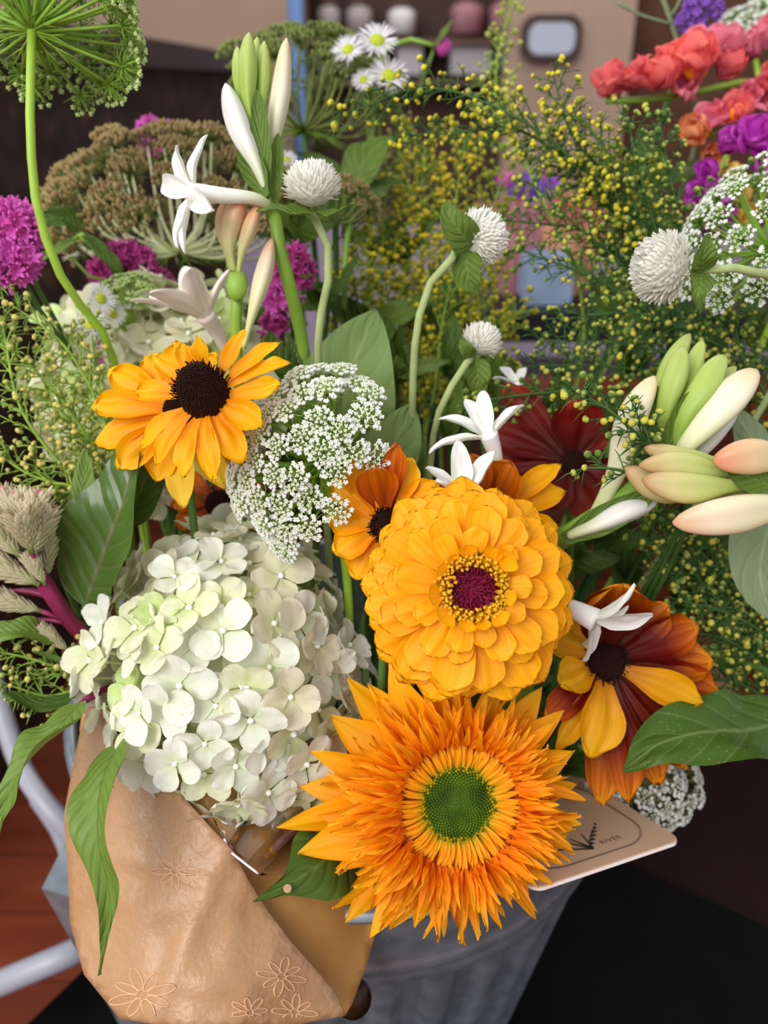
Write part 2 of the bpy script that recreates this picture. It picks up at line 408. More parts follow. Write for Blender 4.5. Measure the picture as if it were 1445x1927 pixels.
def make_stem(root, pts, r, mat, n=40, name='stem', sides=8, taper=1.25, label=None):
    q = spline(pts, n); m = MB().tube(q, [r * lerp(1, taper, i / (n - 1)) for i in range(n)], sides)
    return part(name, m.mesh(name, mat), root, label=label)
def flower_root(name, label, cat, pts, group=None): return thing(name, label, cat, pts[-1], group)
# ------------------------------------------------------------------ the room
def slabs(name, boxes, mat, M_=None):
    m = MB()
    for b in boxes: m.box(*b)
    return part(name, m.mesh(name, mat, False), None, M_ or Matrix.Identity(4), None, 'structure')
def wood_mat(name, c1, c2, plank, axis='Y', rough=.35, gap=C('#140604')):
    k = NT(name); o = k.obj(); s = k.n('ShaderNodeSeparateXYZ'); k.l(o, s.inputs[0])
    sx = (1.5, 22, 22) if axis == 'Y' else (22, 1.5, 22)
    n = k.noise(o, 1.0, 5, sx); c = k.ramp(n, [(.25, c1), (.75, c2)])
    p = s.outputs[{'Y': 1, 'X': 0, 'Z': 2}[axis]]
    q = k.math('FRACT', k.math('DIVIDE', p, plank)); fl = k.math('FLOOR', k.math('DIVIDE', p, plank))
    wn = k.n('ShaderNodeTexWhiteNoise', noise_dimensions='1D'); k.l(fl, wn.inputs['W'])
    c = k.mix(k.math('MULTIPLY', wn.outputs[0], .35), c, gap)
    c = k.mix(k.ramp(q, [(.0, (1, 1, 1, 1)), (.04, (0, 0, 0, 1))]), c, gap)
    return k.finish(c, rough, .4 if rough < .6 else .1)
M['floor'] = wood_mat('red_wood_floor', C('#6e2c16'), C('#8e4024'), .085)
M['slat'] = wood_mat('brown_slat_wall', C('#5c3c30'), C('#70503e'), .09, 'Z', .6, C('#2c1a14'))
M['wall'] = plain('beige_plaster', C('#b09684'), .8, .2, .06, 4)
M['wall_grey'] = plain('mauve_grey_wall', C('#84788a'), .8, .2, .06, 4)
slabs('floor', [((-4, -2.5, -.05), (4.5, 5.2, 0))], M['floor'])
slabs('wall_back', [((-4, 5.2, -.05), (4.5, 5.3, 3.0))], M['wall'])
# pillar and slatted wall on the right
a = WY(1075, 100, 3.4); b = WY(1188, 100, 3.4)
slabs('wall_pillar', [((a.x, 3.4, 0), (b.x, 3.75, 3.0))], M['wall'])
slabs('wall_right', [((b.x, 3.6, 0), (b.x + 2.2, 3.7, 3.0))], M['slat'])
# dark counter running away on the left
k = NT('dark_counter'); o = k.obj(); n = k.noise(o, 14, 5, (1, 1, 1.6))
c = k.ramp(n, [(.35, C('#20150f')), (.6, C('#34221a')), (.78, C('#573a26'))]); k.bump(n, .5, .01); M['counter'] = k.finish(c, .65, .25)
M['counter_trim'] = plain('dark_trim', C('#3a2a2a'), .4, .4, .1)
ct = thing('bar_counter', 'long dark brown counter with a textured front running behind the left flowers', 'counter', (-.85, 2.3, 0))
part('counter_body', MB().box((-1.3, .70, 0), (-.52, 3.9, .902)).mesh('counter_body', M['counter'], False), ct)
part('counter_top', MB().box((-1.33, .67, .9021), (-.497, 3.93, .957)).mesh('counter_top', M['counter_trim'], False), ct, label='smooth dark brown counter top')
# back shelving with jars and boxes, far and soft
M['shelf'] = plain('shelf_wood', C('#6a5046'), .6)
M['white_box'] = plain('white_box', C('#dcd8dc'), .6, .3, .05)
M['pink_box'] = plain('pink_box', C('#b07c86'), .6, .3, .08)
M['grey_box'] = plain('grey_box', C('#a49a98'), .6, .3, .08)
M['blue'] = plain('blue_paint', C('#6c90c8'), .6, .3, .08)
YS = 3.9
sa = WY(575, 0, YS); sb = WY(1000, 0, YS)
zt = WY(0, -160, YS).z; z1 = WY(0, 62, YS).z; z2 = WY(0, 140, YS).z
sh = thing('shelving_unit', 'dark wooden shelving unit at the back holding white and pink containers', 'shelf', (sa.x, YS + .2, 0))
part('side_panel', MB().box((sa.x - .03, YS, 0), (sa.x, YS + .35, zt + .1)).mesh('side_panel', M['shelf'], False), sh)
part('side_panel', MB().box((sb.x, YS, 0), (sb.x + .03, YS + .35, zt + .1)).mesh('side_panel', M['shelf'], False), sh)
for zz in (zt, z1 - .02, z2 - .02, .35, .08):
    part('shelf_board', MB().box((sa.x, YS, zz - .02), (sb.x, YS + .35, zz)).mesh('shelf_board', M['shelf'], False), sh)
part('back_panel', MB().box((sa.x, YS + .35, .0), (sb.x, YS + .36, zt + .1)).mesh('back_panel', M['shelf'], False), sh)
def jar(px0, px1, py0, py1, zb, mat, name, label, cat, grp=None):
    p0 = WY(px0, py0, YS + .1); p1 = WY(px1, py1, YS + .1); cx = (p0.x + p1.x) / 2; r = (p1.x - p0.x) / 2; h = p0.z - zb
    t = thing(name, label, cat, (cx, YS + .1 + r * .8, zb), grp)
    q = []
    for z, rr in ((0, .8), (.03, .98), (.5, 1), (.72, .98), (.80, .7), (.86, .62)): q.append((z * h, rr * r))
    c0 = Vector((cx, YS + .1 + r * .8, zb))
    part('jar_body', MB().tube([c0 + Vector((0, 0, z)) for z, _ in q], [rr for _, rr in q], 20).mesh('jar_body', mat), t)
    part('lid', MB().tube([c0 + Vector((0, 0, z * h)) for z in (.861, .87, .98, 1)], [.6 * r, .7 * r, .7 * r, .6 * r], 20).mesh('lid', M['shelf']), t)
jar(595, 640, 0, 60, z1, M['grey_box'], 'storage_jar', 'grey jar at the left end of the upper back shelf', 'jar')
jar(650, 700, 0, 60, z1, M['grey_box'], 'storage_jar', 'grey jar right of the end jar on the upper back shelf', 'jar')
jar(730, 782, 4, 60, z1, M['white_box'], 'storage_jar', 'white jar in the middle of the upper back shelf', 'jar')
jar(850, 912, -10, 60, z1, M['pink_box'], 'storage_jar', 'dusty pink jar on the upper back shelf', 'jar')
jar(925, 975, -10, 60, z1, M['pink_box'], 'storage_jar', 'dusty pink jar at the right end of the upper back shelf', 'jar')
def bx(px0, px1, py0, mat, label):
    p0 = WY(px0, py0, YS + .06); p1 = WY(px1, py0, YS + .06)
    t = thing('storage_box', label, 'box', ((p0.x + p1.x) / 2, YS + .15, z2))
    part('box_body', MB().box((p0.x, YS + .06, z2), (p1.x, YS + .26, lerp(z2, p0.z, .85))).mesh('box_body', mat, False), t)
    part('box_lid', MB().box((p0.x - .006, YS + .054, lerp(z2, p0.z, .851)), (p1.x + .006, YS + .266, p0.z)).mesh('box_lid', mat, False), t)
bx(748, 795, 78, M['white_box'], 'small white box on the lower back shelf')
bx(850, 925, 76, M['white_box'], 'wide white box on the lower back shelf')
bx(950, 992, 84, M['white_box'], 'narrow white box at the right end of the lower back shelf')
bx(600, 660, 84, M['grey_box'], 'grey box on the lower back shelf behind the white daisies')
p0 = WY(538, 0, 3.7); p1 = WY(562, 0, 3.7)
solo('blue_post', MB().tube([Vector((p0.x + .03, 3.74, z)) for z in (0, .1, .5, 1.2, 1.6, 1.8)], [.01, .024, .03, .03, .024, .004], 12).mesh('blue_post', M['blue']), 'slim blue post standing beside the back shelving', 'post')
# tilting mirror on the pillar side
mp0 = WY(985, 26, 3.35); mp1 = WY(1092, 118, 3.35)
mk = NT('mirror_glass'); M['mirror'] = mk.finish(C('#c8c8d4'), .12, .5, 0, None, .9)
M['frame_brown'] = plain('frame_brown', C('#4a3830'), .5)
def rrect(m, c, hx, hz, rad, y0, y1, n=6):
    pts = []
    for (sx, sz, a0) in ((1, 1, 0), (-1, 1, 90), (-1, -1, 180), (1, -1, 270)):
        for i in range(n + 1):
            a = R(a0 + 90 * i / n); pts.append((c.x + sx * (hx - rad) + rad * math.cos(a), c.z + sz * (hz - rad) + rad * math.sin(a)))
    b = len(m.v); N = len(pts)
    for y in (y0, y1):
        for x, z in pts: m.v.append((x, y, z)); m.uv.append((x, z))
    m.f.append(tuple(b + i for i in range(N))); m.f.append(tuple(b + N + i for i in reversed(range(N)))); m.mi += [0, 0]
    for i in range(N):
        j = (i + 1) % N; m.f.append((b + j, b + i, b + N + i, b + N + j)); m.mi.append(0)
    return m
cm = (mp0 + mp1) / 2; hx = (mp1.x - mp0.x) / 2; hz = (mp0.z - mp1.z) / 2
mt = thing('wall_mirror', 'rounded rectangular mirror in a brown frame beside the beige pillar', 'mirror', (cm.x, 3.4, cm.z))
part('mirror_frame', rrect(MB(), cm, hx, hz, .05, 3.36, 3.399).mesh('mirror_frame', M['frame_brown'], False), mt)
part('mirror_glass', rrect(MB(), cm, hx - .025, hz - .025, .035, 3.353, 3.3595).mesh('mirror_glass', M['mirror'], False), mt)
slabs('wall_panel', [((cm.x - hx * 1.35, 3.4, 0), (a.x - .001, 3.5, 3.0))], M['wall'])
# mauve display table in the middle distance
M['mauve'] = plain('mauve_cloth', C('#7e7186'), .7, .2, .08, 6)
M['black'] = plain('black_paint', C('#15151c'), .45, .4, .2, 10)
tz = .50
q0 = WZ(560, 225, tz); q1 = WZ(1120, 350, tz)
dt = thing('display_table', 'mauve grey table standing behind the yellow button sprays', 'table', (.3, 2.0, 0))
part('table_top', MB().box((-.35, 1.27, tz - .03), (1.05, 2.6, tz)).mesh('table_top', M['mauve'], False), dt)
for lx in (-.3, .97):
    for ly in (1.32, 2.52): part('leg', MB().box((lx, ly, 0), (lx + .04, ly + .04, tz - .03)).mesh('leg', M['black'], False), dt)
# black plant bench with wrapped bouquets, nearer
bz = .36
e0 = P(940, 590, 1.02)
bt = thing('black_bench', 'black bench top behind the bucket carrying pale wrapped flowers', 'bench', (.28, 1.15, 0))
bz = e0.z
part('bench_top', MB().box((.02, e0.y, bz - .035), (.75, e0.y + .20, bz)).mesh('bench_top', M['black'], False), bt)
for lx in (.04, .69):
    for ly in (e0.y + .01, e0.y + .155): part('leg', MB().box((lx, ly, 0), (lx + .035, ly + .035, bz - .035)).mesh('leg', M['black'], False), bt)
k = NT('pink_striped_paper'); vec, u, v = k.uv(); s_ = k.math('PINGPONG', k.math('MULTIPLY', u, 22), .5)
M['pink_paper'] = k.finish(k.mix(k.ramp(s_, [(.15, (0, 0, 0, 1)), (.3, (1, 1, 1, 1))]), C('#c06870'), C('#c89aa4')), .6, .3, .2)
M['blue_white'] = plain('pale_blue_card', C('#93a6c4'), .5, .3, .1, 30)
M['peach_paper'] = plain('peach_paper', C('#e0a078'), .6, .3, .15, 12)
def wrap(px, py, d, r, h, mat, label):
    c = P(px, py, d); c.z = bz + .001
    def fn(u, v):
        a_ = u * 2 * math.pi; rr = r * (.45 + .55 * v) * (1 + .06 * math.sin(7 * a_) * v)
        return c + Vector((rr * math.cos(a_), rr * math.sin(a_), h * v * (1 + .08 * math.sin(5 * a_))))
    m = MB().grid(fn, 48, 8); t = thing('wrapped_bouquet', label, 'wrapped bouquet', c)
    part('paper_wrap', m.mesh('paper_wrap', mat), t); return t, c
t1, c1 = wrap(965, 545, 1.12, .05, .11, M['pink_paper'], 'pink striped paper cone standing on the black bench')
t2, c2 = wrap(1062, 545, 1.12, .052, .085, M['peach_paper'], 'peach paper cone beside the pale blue box on the bench')
rr_ = random.Random(5)
pm = {kk: petal('round', .012, .012, .5, 40, seed=3, nu=4, nv=5).mesh('tiny_petal', M[kk]) for kk in ('rose', 'magenta', 'verbena', 'peach')}
for t, c, kinds, hh in ((t1, c1, ('verbena', 'magenta'), .115), (t2, c2, ('rose', 'rose', 'peach'), .09)):
    for i in range(9):
        p = c + Vector((rr_.uniform(-.035, .035), rr_.uniform(-.035, .035), hh + rr_.uniform(0, .02))); kk = rr_.choice(kinds)
        mm = MB(); pe = petal('round', .016, .016, .5, 50, seed=i, nu=4, nv=5)
        for j in range(6): mm.add(pe, RZ(j * math.pi / 3) @ RY(R(-20 - 12 * (j % 2))))
        part('bloom', mm.mesh('bloom', M[kk]), t, frame(p, (rr_.uniform(-.4, .4), -.7, 1)))
c = P(1030, 560, 1.05); c.z = bz + .0005
solo('gift_box', rrect(MB(), Vector((c.x, 0, c.z + .03)), .03, .03, .008, c.y, c.y + .05).mesh('gift_box', M['blue_white'], False), 'small pale blue box on the black bench', 'box')
# low black stand that carries the bucket
s0 = WZ(1190, 1628, BOTZ); s1 = WZ(1445, 1745, BOTZ); dv = (s1 - s0).normalized(); nv_ = Vector((dv.y, -dv.x, 0))
if nv_.y > 0: nv_ = -nv_
m = MB(); co = [s0 - dv * .36, s1 + dv * .16, s1 + dv * .16 + nv_ * .52, s0 - dv * .36 + nv_ * .52]
def prism(m, poly, z0, z1, mi=0):
    b = len(m.v); N = len(poly)
    for z in (z0, z1):
        for p in poly: m.v.append((p[0], p[1], z)); m.uv.append((p[0], p[1]))
    m.f.append(tuple(b + i for i in range(N))); m.f.append(tuple(b + N + i for i in reversed(range(N)))); m.mi += [mi, mi]
    for i in range(N):
        j = (i + 1) % N; m.f.append((b + j, b + i, b + N + i, b + N + j)); m.mi.append(mi)
    return m
M['stand'] = plain('black_stand', C('#060606'), .8, .08, .2, 20)
st = thing('low_stand', 'low matt black stand under the galvanised bucket', 'stand', ((co[0] + co[2]) / 2).to_tuple()[:2] + (0,))
part('stand_top', prism(MB(), co, BOTZ - .03, BOTZ - .001).mesh('stand_top', M['stand'], False), st)
cc_ = (co[0] + co[2]) / 2
for p in co:
    q = p.lerp(cc_, .12); part('leg', MB().box((q.x - .018, q.y - .018, 0), (q.x + .018, q.y + .018, BOTZ - .03)).mesh('leg', M['stand'], False), st)
# dark wooden cabinet at lower right behind the stand
M['dark_wood'] = wood_mat('dark_red_wood', C('#1c0c0a'), C('#2a1410'), .3, 'Z', .65)
e_ = [s0 - dv * .12 - nv_ * .03, s1 + dv * .4 - nv_ * .03, s1 + dv * .4 - nv_ * .33, s0 - dv * .12 - nv_ * .33]
c_ = (e_[0] + e_[2]) / 2
cb = thing('wooden_chest', 'very dark reddish wooden chest beyond the black stand', 'chest', (c_.x, c_.y, 0))
part('chest_body', prism(MB(), e_, 0, .150).mesh('chest_body', M['dark_wood'], False), cb)
part('chest_lid', prism(MB(), [c_ + (p - c_) * 1.02 for p in e_], .1501, .168).mesh('chest_lid', M['dark_wood'], False), cb)
# white metal chair, mostly outside the frame
M['white_metal'] = plain('white_metal', C('#a6a6b2'), .35, .5, .08, 20)
ch = thing('metal_chair', 'white tubular metal chair beside the bucket, cut by the frame', 'chair', (-.62, .62, 0))
def tubep(name, pts, r, n=24): part(name, MB().tube(spline(pts, n), r, 10).mesh(name, M['white_metal']), ch)
dd = .70
hoop = [P(-190, 1120, dd + .10), P(-60, 1160, dd + .06), P(0, 1330, dd + .04), P(38, 1440, dd + .02), P(88, 1515, dd), P(140, 1572, dd), P(215, 1640, dd + .02)]
tubep('seat_rail', hoop, .0085)
z = P(150, 1590, dd); tubep('leg', [P(70, 1500, dd + .01), P(116, 1570, dd + .01), P(150, 1680, dd + .02), Vector((z.x + .03, z.y - .03, .005))], .0075)
tubep('stretcher', [P(-260, 1990, dd + .02), P(-60, 1878, dd), P(130, 1795, dd), P(180, 1770, dd + .02)], .0105)
z2_ = P(-190, 1120, dd + .10); tubep('leg', [z2_, z2_ + Vector((-.01, 0, -.2)), Vector((z2_.x - .03, z2_.y, .005))], .0075)
# ------------------------------------------------------------------ bucket
k = NT('galvanised_steel'); o = k.obj()
vo = k.n('ShaderNodeTexVoronoi'); vo.inputs['Scale'].default_value = 70; k.l(o, vo.inputs['Vector'])
n1 = k.noise(o, 9, 5); n2 = k.noise(o, 130, 3)
c = k.mix(vo.outputs['Distance'], C('#7e8790'), C('#b2bac4')); c = k.mix(k.ramp(n1, [(.35, (0, 0, 0, 1)), (.7, (.6, .6, .6, 1))]), c, C('#70747c'))
c = k.mix(k.ramp(n2, [(.66, (0, 0, 0, 1)), (.74, (.5, .5, .5, 1))]), c, C('#b4b8c0')); k.bump(n1, .3, .004)
M['galv'] = k.finish(c, .38, .5, 0, None, .65)
bk = thing('galvanised_bucket', 'ribbed grey galvanised metal bucket holding all the flowers', 'bucket', (BC.x, BC.y, BOTZ))
def rad_at(z):  # z above the bottom
    t = z / BH; return lerp(.128, RIMR, t)
def wall(u, v):
    z = BH * v; a_ = u * 2 * math.pi; r = rad_at(z)
    t = v
    r += .0035 * math.exp(-((t - .80) / .014) ** 2) + .0035 * math.exp(-((t - .76) / .012) ** 2)
    fl = sm(.06, .1, t) * (1 - sm(.70, .735, t))
    g = math.cos(a_ * 30); r += fl * (-.0035 + .004 * (1 if g > 0 else -1) * abs(g) ** .4)
    return Vector((BC.x + r * math.cos(a_), BC.y + r * math.sin(a_), BOTZ + z))
part('bucket_wall', MB().grid(wall, 300, 70).mesh('bucket_wall', M['galv']), bk)
def wall_in(u, v):
    q = wall(u, v); r = rad_at(BH * v) - .006; a_ = u * 2 * math.pi
    return Vector((BC.x + r * math.cos(a_), BC.y + r * math.sin(a_), BOTZ + .002 + BH * v * .995))
part('inner_wall', MB().grid(wall_in, 90, 6).mesh('inner_wall', M['galv']), bk)
def rimf(u, v):
    a_ = u * 2 * math.pi; b_ = v * 2 * math.pi; r = RIMR + .001 + .0045 * math.cos(b_)
    return Vector((BC.x + r * math.cos(a_), BC.y + r * math.sin(a_), RIMZ + .0045 * math.sin(b_)))
part('rim', MB().grid(rimf, 120, 10).mesh('rim', M['galv']), bk)
part('bucket_bottom', MB().tube([Vector((BC.x, BC.y, BOTZ + z)) for z in (0, .004)], .128, 60).mesh('bucket_bottom', M['galv']), bk)
# folded bracket on the left side and dark knob in front
m = MB(); g0 = P(78, 1672, .52); g1 = P(132, 1632, .56); g2 = P(240, 1800, .50)
ang = math.atan2(g2.y - g0.y, g2.x - g0.x)
poly = [g0, g1, P(300, 1600, .60), P(300, 1752, .50)]
zt_ = g0.z
b_ = len(m.v)
top = [Vector((p.x, p.y, zt_)) for p in poly]; cen = sum(top, Vector()) / 4
low = [Vector((BC.x + (p.x - BC.x) * .86, BC.y + (p.y - BC.y) * .93, zt_ - .16)) for p in top]
m = MB()
for p in low + top: m.v.append(tuple(p)); m.uv.append((p.x, p.y))
for q in ((0, 1, 2, 3), (7, 6, 5, 4), (0, 4, 5, 1), (1, 5, 6, 2), (2, 6, 7, 3), (3, 7, 4, 0)): m.f.append(q); m.mi.append(0)
part('handle_bracket', m.mesh('handle_bracket', M['galv'], False), bk, label='folded grey bracket on the bucket side')
kc = P(664, 1878, .432)
M['bronze'] = plain('dark_bronze', C('#3a2818'), .28, .6, .3, 40, .7)
part('handle_knob', MB().ball((0, 0, 0), .012, 20, 14, .8, .75, 1.0).mesh('handle_knob', M['bronze']), bk, frame(kc, (0, 0, 1)), label='dark bronze knob peeping from behind the paper')
# ------------------------------------------------------------------ kraft paper, cellophane, card
k = NT('kraft_paper'); o = k.obj(); n = k.noise(o, 34, 4); n2 = k.noise(o, 420, 3)
c = k.ramp(n, [(.3, C('#b88a60')), (.7, C('#cfa47e'))]); c = k.mix(k.math('MULTIPLY', n2, .45), c, C('#a87848')); k.bump(k.math('ADD', n, k.math('MULTIPLY', n2, .12)), .5, .006)
M['kraft'] = k.finish(c, .34, .5, .12)
k = NT('kraft_paper_inside'); o = k.obj(); n = k.noise(o, 30, 4); n2 = k.noise(o, 900, 2)
c = k.ramp(n, [(.3, C('#c08a48')), (.7, C('#cc9858'))]); c = k.mix(k.math('MULTIPLY', n2, .25), c, C('#a87438')); k.bump(n, .2, .004)
M['kraft_in'] = k.finish(c, .5, .35, .12)
M['print'] = plain('pale_print', C('#d9ac84'), .55, .3, .03)
def poly_sheet(outline, fn_d, mat, name, label_parent, thick=.0006, cell=16):
    """outline in picture points, fn_d(px, py) its distance; a solid sheet (front, back and edge)"""
    from mathutils.geometry import delaunay_2d_cdt
    o3 = [Vector((x, y, 0)) for x, y in outline]; n = len(o3); brd = []
    for i in range(n):
        a, b = o3[i], o3[(i + 1) % n]; kk = max(1, int((b - a).length / cell)); brd += [a.lerp(b, j / kk) for j in range(kk)]
    pts = [Vector((p.x, p.y)) for p in brd]; N = len(pts); edges = [(i, (i + 1) % N) for i in range(N)]
    x0, x1 = min(p.x for p in pts), max(p.x for p in pts); y0, y1 = min(p.y for p in pts), max(p.y for p in pts)
    def inside(x, y):
        c = False
        for i in range(N):
            a, b = pts[i], pts[(i + 1) % N]
            if (a.y > y) != (b.y > y) and x < (b.x - a.x) * (y - a.y) / (b.y - a.y) + a.x: c = not c
        return c
    gx = x0 + cell * .5; row = 0; inn = []
    while gx < x1:
        gy = y0 + cell * (.5 if row % 2 else .0)
        while gy < y1:
            if inside(gx, gy) and all((gx - p.x) ** 2 + (gy - p.y) ** 2 > (cell * .45) ** 2 for p in pts[:N]): inn.append(Vector((gx, gy)))
            gy += cell
        gx += cell * .87; row += 1
    vs, es, fs, *_ = delaunay_2d_cdt(pts + inn, edges, [], 1, 1e-5)
    m = MB(); nv = len(vs)
    for off in (thick / 2, -thick / 2):
        for p in vs: m.v.append(tuple(P(p.x, p.y, fn_d(p.x, p.y)) + D(0, 0, 1) * off)); m.uv.append((p.x / 300, p.y / 300))
    cnt = {}
    for f in fs:
        f = tuple(f); m.f.append(f); m.f.append(tuple(nv + i for i in reversed(f))); m.mi += [0, 0]
        for i in range(len(f)):
            e = (f[i], f[(i + 1) % len(f)]); cnt[e] = 1
    for a, b in list(cnt):
        if (b, a) not in cnt: m.f.append((b, a, nv + a, nv + b)); m.mi.append(0)
    return part(name, m.mesh(name, mat), label_parent)
def nz2(px, py, s, o=0): return noise.noise(Vector((px / s + o, py / s, o)))
def paper_d(px, py):
    u = (px - 118) / 560
    d = .425 - .045 * math.sin(math.pi * min(1, max(0, u * .85 + .12))) + (py - 1650) * -.00006
    return d + .0035 * nz2(px, py, 150) + .0018 * nz2(px, py, 60, 3) - .0022 * math.exp(-((px * .8 + py * .35 - 900) / 14.) ** 2) - .0016 * math.exp(-((py - .25 * px - 1560) / 10.) ** 2)
pw = thing('kraft_paper_wrap', 'brown kraft paper cone with pale printed flowers, folded around the left bouquet', 'wrapping paper', P(430, 1900, .45))
main = [(152, 1372), (138, 1440), (120, 1535), (128, 1640), (132, 1735), (158, 1833), (226, 1917), (320, 1931), (560, 1927), (650, 1911), (632, 1868), (598, 1828), (545, 1768), (505, 1715), (470, 1660), (438, 1600), (392, 1552), (345, 1500), (300, 1470), (262, 1440), (225, 1405), (212, 1330), (165, 1330)]
poly_sheet(main, paper_d, M['kraft'], 'front_fold', pw)
def fold_d(px, py): return paper_d(px, py) + .005 + .00003 * max(0, px - 400)
flap = [(215, 1330), (215, 1420), (270, 1480), (315, 1530), (350, 1575), (395, 1620), (430, 1680), (465, 1740), (515, 1800), (570, 1860), (612, 1890), (650, 1909), (662, 1890), (690, 1815), (712, 1735), (700, 1640), (640, 1560), (520, 1480), (400, 1400), (300, 1340)]
poly_sheet(flap, fold_d, M['kraft_in'], 'side_fold', pw)
def inner_d(px, py): return .475 + .004 * nz2(px, py, 120, 8) + .00006 * (1600 - py)
inner = [(150, 1375), (160, 1300), (300, 1250), (560, 1300), (720, 1480), (700, 1660), (600, 1720), (420, 1640), (250, 1520)]
poly_sheet(inner, inner_d, M['kraft_in'], 'back_fold', pw)
# printed line flowers on the front
def print_flower(cx, cy, r, rot, n=8, squash=.8):
    m = MB()
    for i in range(n):
        a = rot + i * 2 * math.pi / n; L_ = r * (1 - .15 * (i % 2)); pts = []
        for j in range(15):
            t = j / 14 * math.pi * 2; lx = L_ * (.58 + .42 * math.cos(t)) ; ly = L_ * .16 * math.sin(t) * (1 if lx > 0 else 1)
            px = cx + (lx * math.cos(a) - ly * math.sin(a)); py = cy + squash * (lx * math.sin(a) + ly * math.cos(a))
            if 135 < px < 648 and py < 1915: pts.append(P(px, py, paper_d(px, py) - .00034))
        if len(pts) > 3: m.tube(pts, .0004, 4)
    return m
pf = MB()
for a_ in ((530, 1838, 48, .2), (268, 1872, 66, -.3), (470, 1905, 40, .6), (210, 1440, 42, .4), (330, 1640, 45, 0), (555, 1905, 44, .1)):
    q = print_flower(*a_); pf.add(q, Matrix.Identity(4))
part('flower_print', pf.mesh('flower_print', M['print']), pw, label='pale line-drawn flowers printed on the paper')
# clear cellophane under the sunflower leaf
k = NT('cellophane'); g = k.n('ShaderNodeBsdfGlossy'); g.inputs['Roughness'].default_value = .08; tr = k.n('ShaderNodeBsdfTransparent')
fr = k.n('ShaderNodeFresnel'); fr.inputs[0].default_value = 1.35; mx = k.n('ShaderNodeMixShader')
k.l(k.math('ADD', fr.outputs[0], .03), mx.inputs[0]); k.l(tr.outputs[0], mx.inputs[1]); k.l(g.outputs[0], mx.inputs[2]); k.l(mx.outputs[0], k.out.inputs[0]); M['cello'] = k.m
cl = thing('cellophane_sleeve', 'clear crinkled cellophane lining the paper below the white hydrangea', 'cellophane', P(500, 1640, .44))
poly_sheet([(380, 1500), (420, 1578), (486, 1648), (560, 1640), (640, 1600), (640, 1540), (520, 1500)], lambda px, py: paper_d(px, py) + .001 + .0014 * math.sin((px + py) / 16.), M['cello'], 'clear_sheet', cl, .0003, 8)
M['painted_glint'] = plain('cellophane_glint_paint', C('#f0e6f0'), .2, .6, .02)  # opaque white, the glint on the clear film put into the colour
part('painted_glint', MB().tube(spline([P(422, 1578, .383), P(430, 1598, .383), P(455, 1620, .382), P(486, 1644, .381)], 10), .0006, 6).mesh('painted_glint', M['painted_glint']), cl, label='white glint painted along the folded edge of the cellophane')
# brown paper and cellophane at the right of the bouquet
pr = thing('kraft_paper_collar', 'brown paper edge with cellophane between the dark-centred flower and right-hand sprays', 'wrapping paper', P(1300, 1300, .55))
def rp(px, py): return .50 + .006 * nz2(px, py, 90, 4) - .00005 * (px - 1180)
poly_sheet([(1186, 1140), (1215, 1130), (1330, 1230), (1400, 1330), (1370, 1370), (1335, 1312), (1288, 1262), (1240, 1195)], rp, M['kraft'], 'paper_sheet', pr)
pr2 = [P(1252, 1200, .482), P(1282, 1222, .482), P(1304, 1246, .482), P(1300, 1258, .482), P(1278, 1246, .482)]
part('painted_glint', MB().tube(spline(pr2, 20), .0005, 6).mesh('painted_glint', M['painted_glint']), pr, label='white painted glint on the cellophane edge')  # thin white loop painted as a glint of cellophane
# square card on the rim
k = NT('card'); M['card'] = k.finish(C('#cfa98c'), .35, .4)
M['card_edge'] = plain('card_edge', C('#f4e6e0'), .5, .3, .02); M['ink'] = plain('card_ink', C('#6a5648'), .6, .3, .05); M['ink_green'] = plain('dark_print', C('#16241c'), .6, .3, .1)
A = P(1006, 1672, .392); B = P(1282, 1580, .430); Cc = P(1082, 1455, .505)
ux = (B - A).normalized(); vy = (Cc - B); W_ = (B - A).length + .055; vy = (vy - ux * vy.dot(ux) * .0)
H_ = vy.length; vy.normalize(); nz_ = ux.cross(vy).normalized()
cdM = Matrix((ux, vy, nz_)).transposed().to_4x4(); cdM.translation = A
def rr2(x0, y0, x1, y1, r, n=8):
    o_ = []
    for cx, cy, a0 in ((x1 - r, y1 - r, 0), (x0 + r, y1 - r, 90), (x0 + r, y0 + r, 180), (x1 - r, y0 + r, 270)):
        o_ += [(cx + r * math.cos(R(a0 + 90 * i / n)), cy + r * math.sin(R(a0 + 90 * i / n))) for i in range(n + 1)]
    return o_
CW = (B - A).length
cd = thing('gift_card', 'square beige card with rounded corners lying on the bucket rim under the sunflower', 'card', A)
part('card_sheet', prism(MB(), rr2(0, 0, CW, H_, .006), -.0005, 0).mesh('card_sheet', M['card'], False), cd, cdM)
part('card_edge', prism(MB(), rr2(-.0004, -.0004, CW + .0004, H_ + .0004, .0062), -.0022, -.0006).mesh('card_edge', M['card_edge'], False), cd, cdM, label='white card edge')
lm = MB(); q = [Vector((x, y, .0001)) for x, y in rr2(.006, .0075, CW - .0085, H_ - .006, .019, 12)]; q.append(q[0]); lm.tube(q, .00022, 4)
q = [Vector((x, y, .0001)) for x, y in rr2(.0067, .0082, CW - .0092, H_ - .0067, .0185, 12)]; q.append(q[0]); lm.tube(q, .00012, 4)
part('border_line', lm.mesh('border_line', M['ink']), cd, cdM)
def tocard(px, py):
    v = P(px, py, 1) - Vector((0, 0, CAMZ)); c0 = Vector((0, 0, CAMZ)); t = (A - c0).dot(nz_) / v.dot(nz_)
    q = cdM.inverted() @ (c0 + v * t); return Vector((q.x, q.y, .0002))
dm = MB(); hub = tocard(1117, 1598)
for ex, ey in ((1094, 1571), (1072, 1580), (1052, 1584), (1036, 1601)):
    dm.tube([hub, hub.lerp(tocard(ex, ey), .5), tocard(ex, ey)], [.0005, .0004, .0002], 4)
l0, l1 = tocard(1113, 1598), tocard(1122, 1554); 
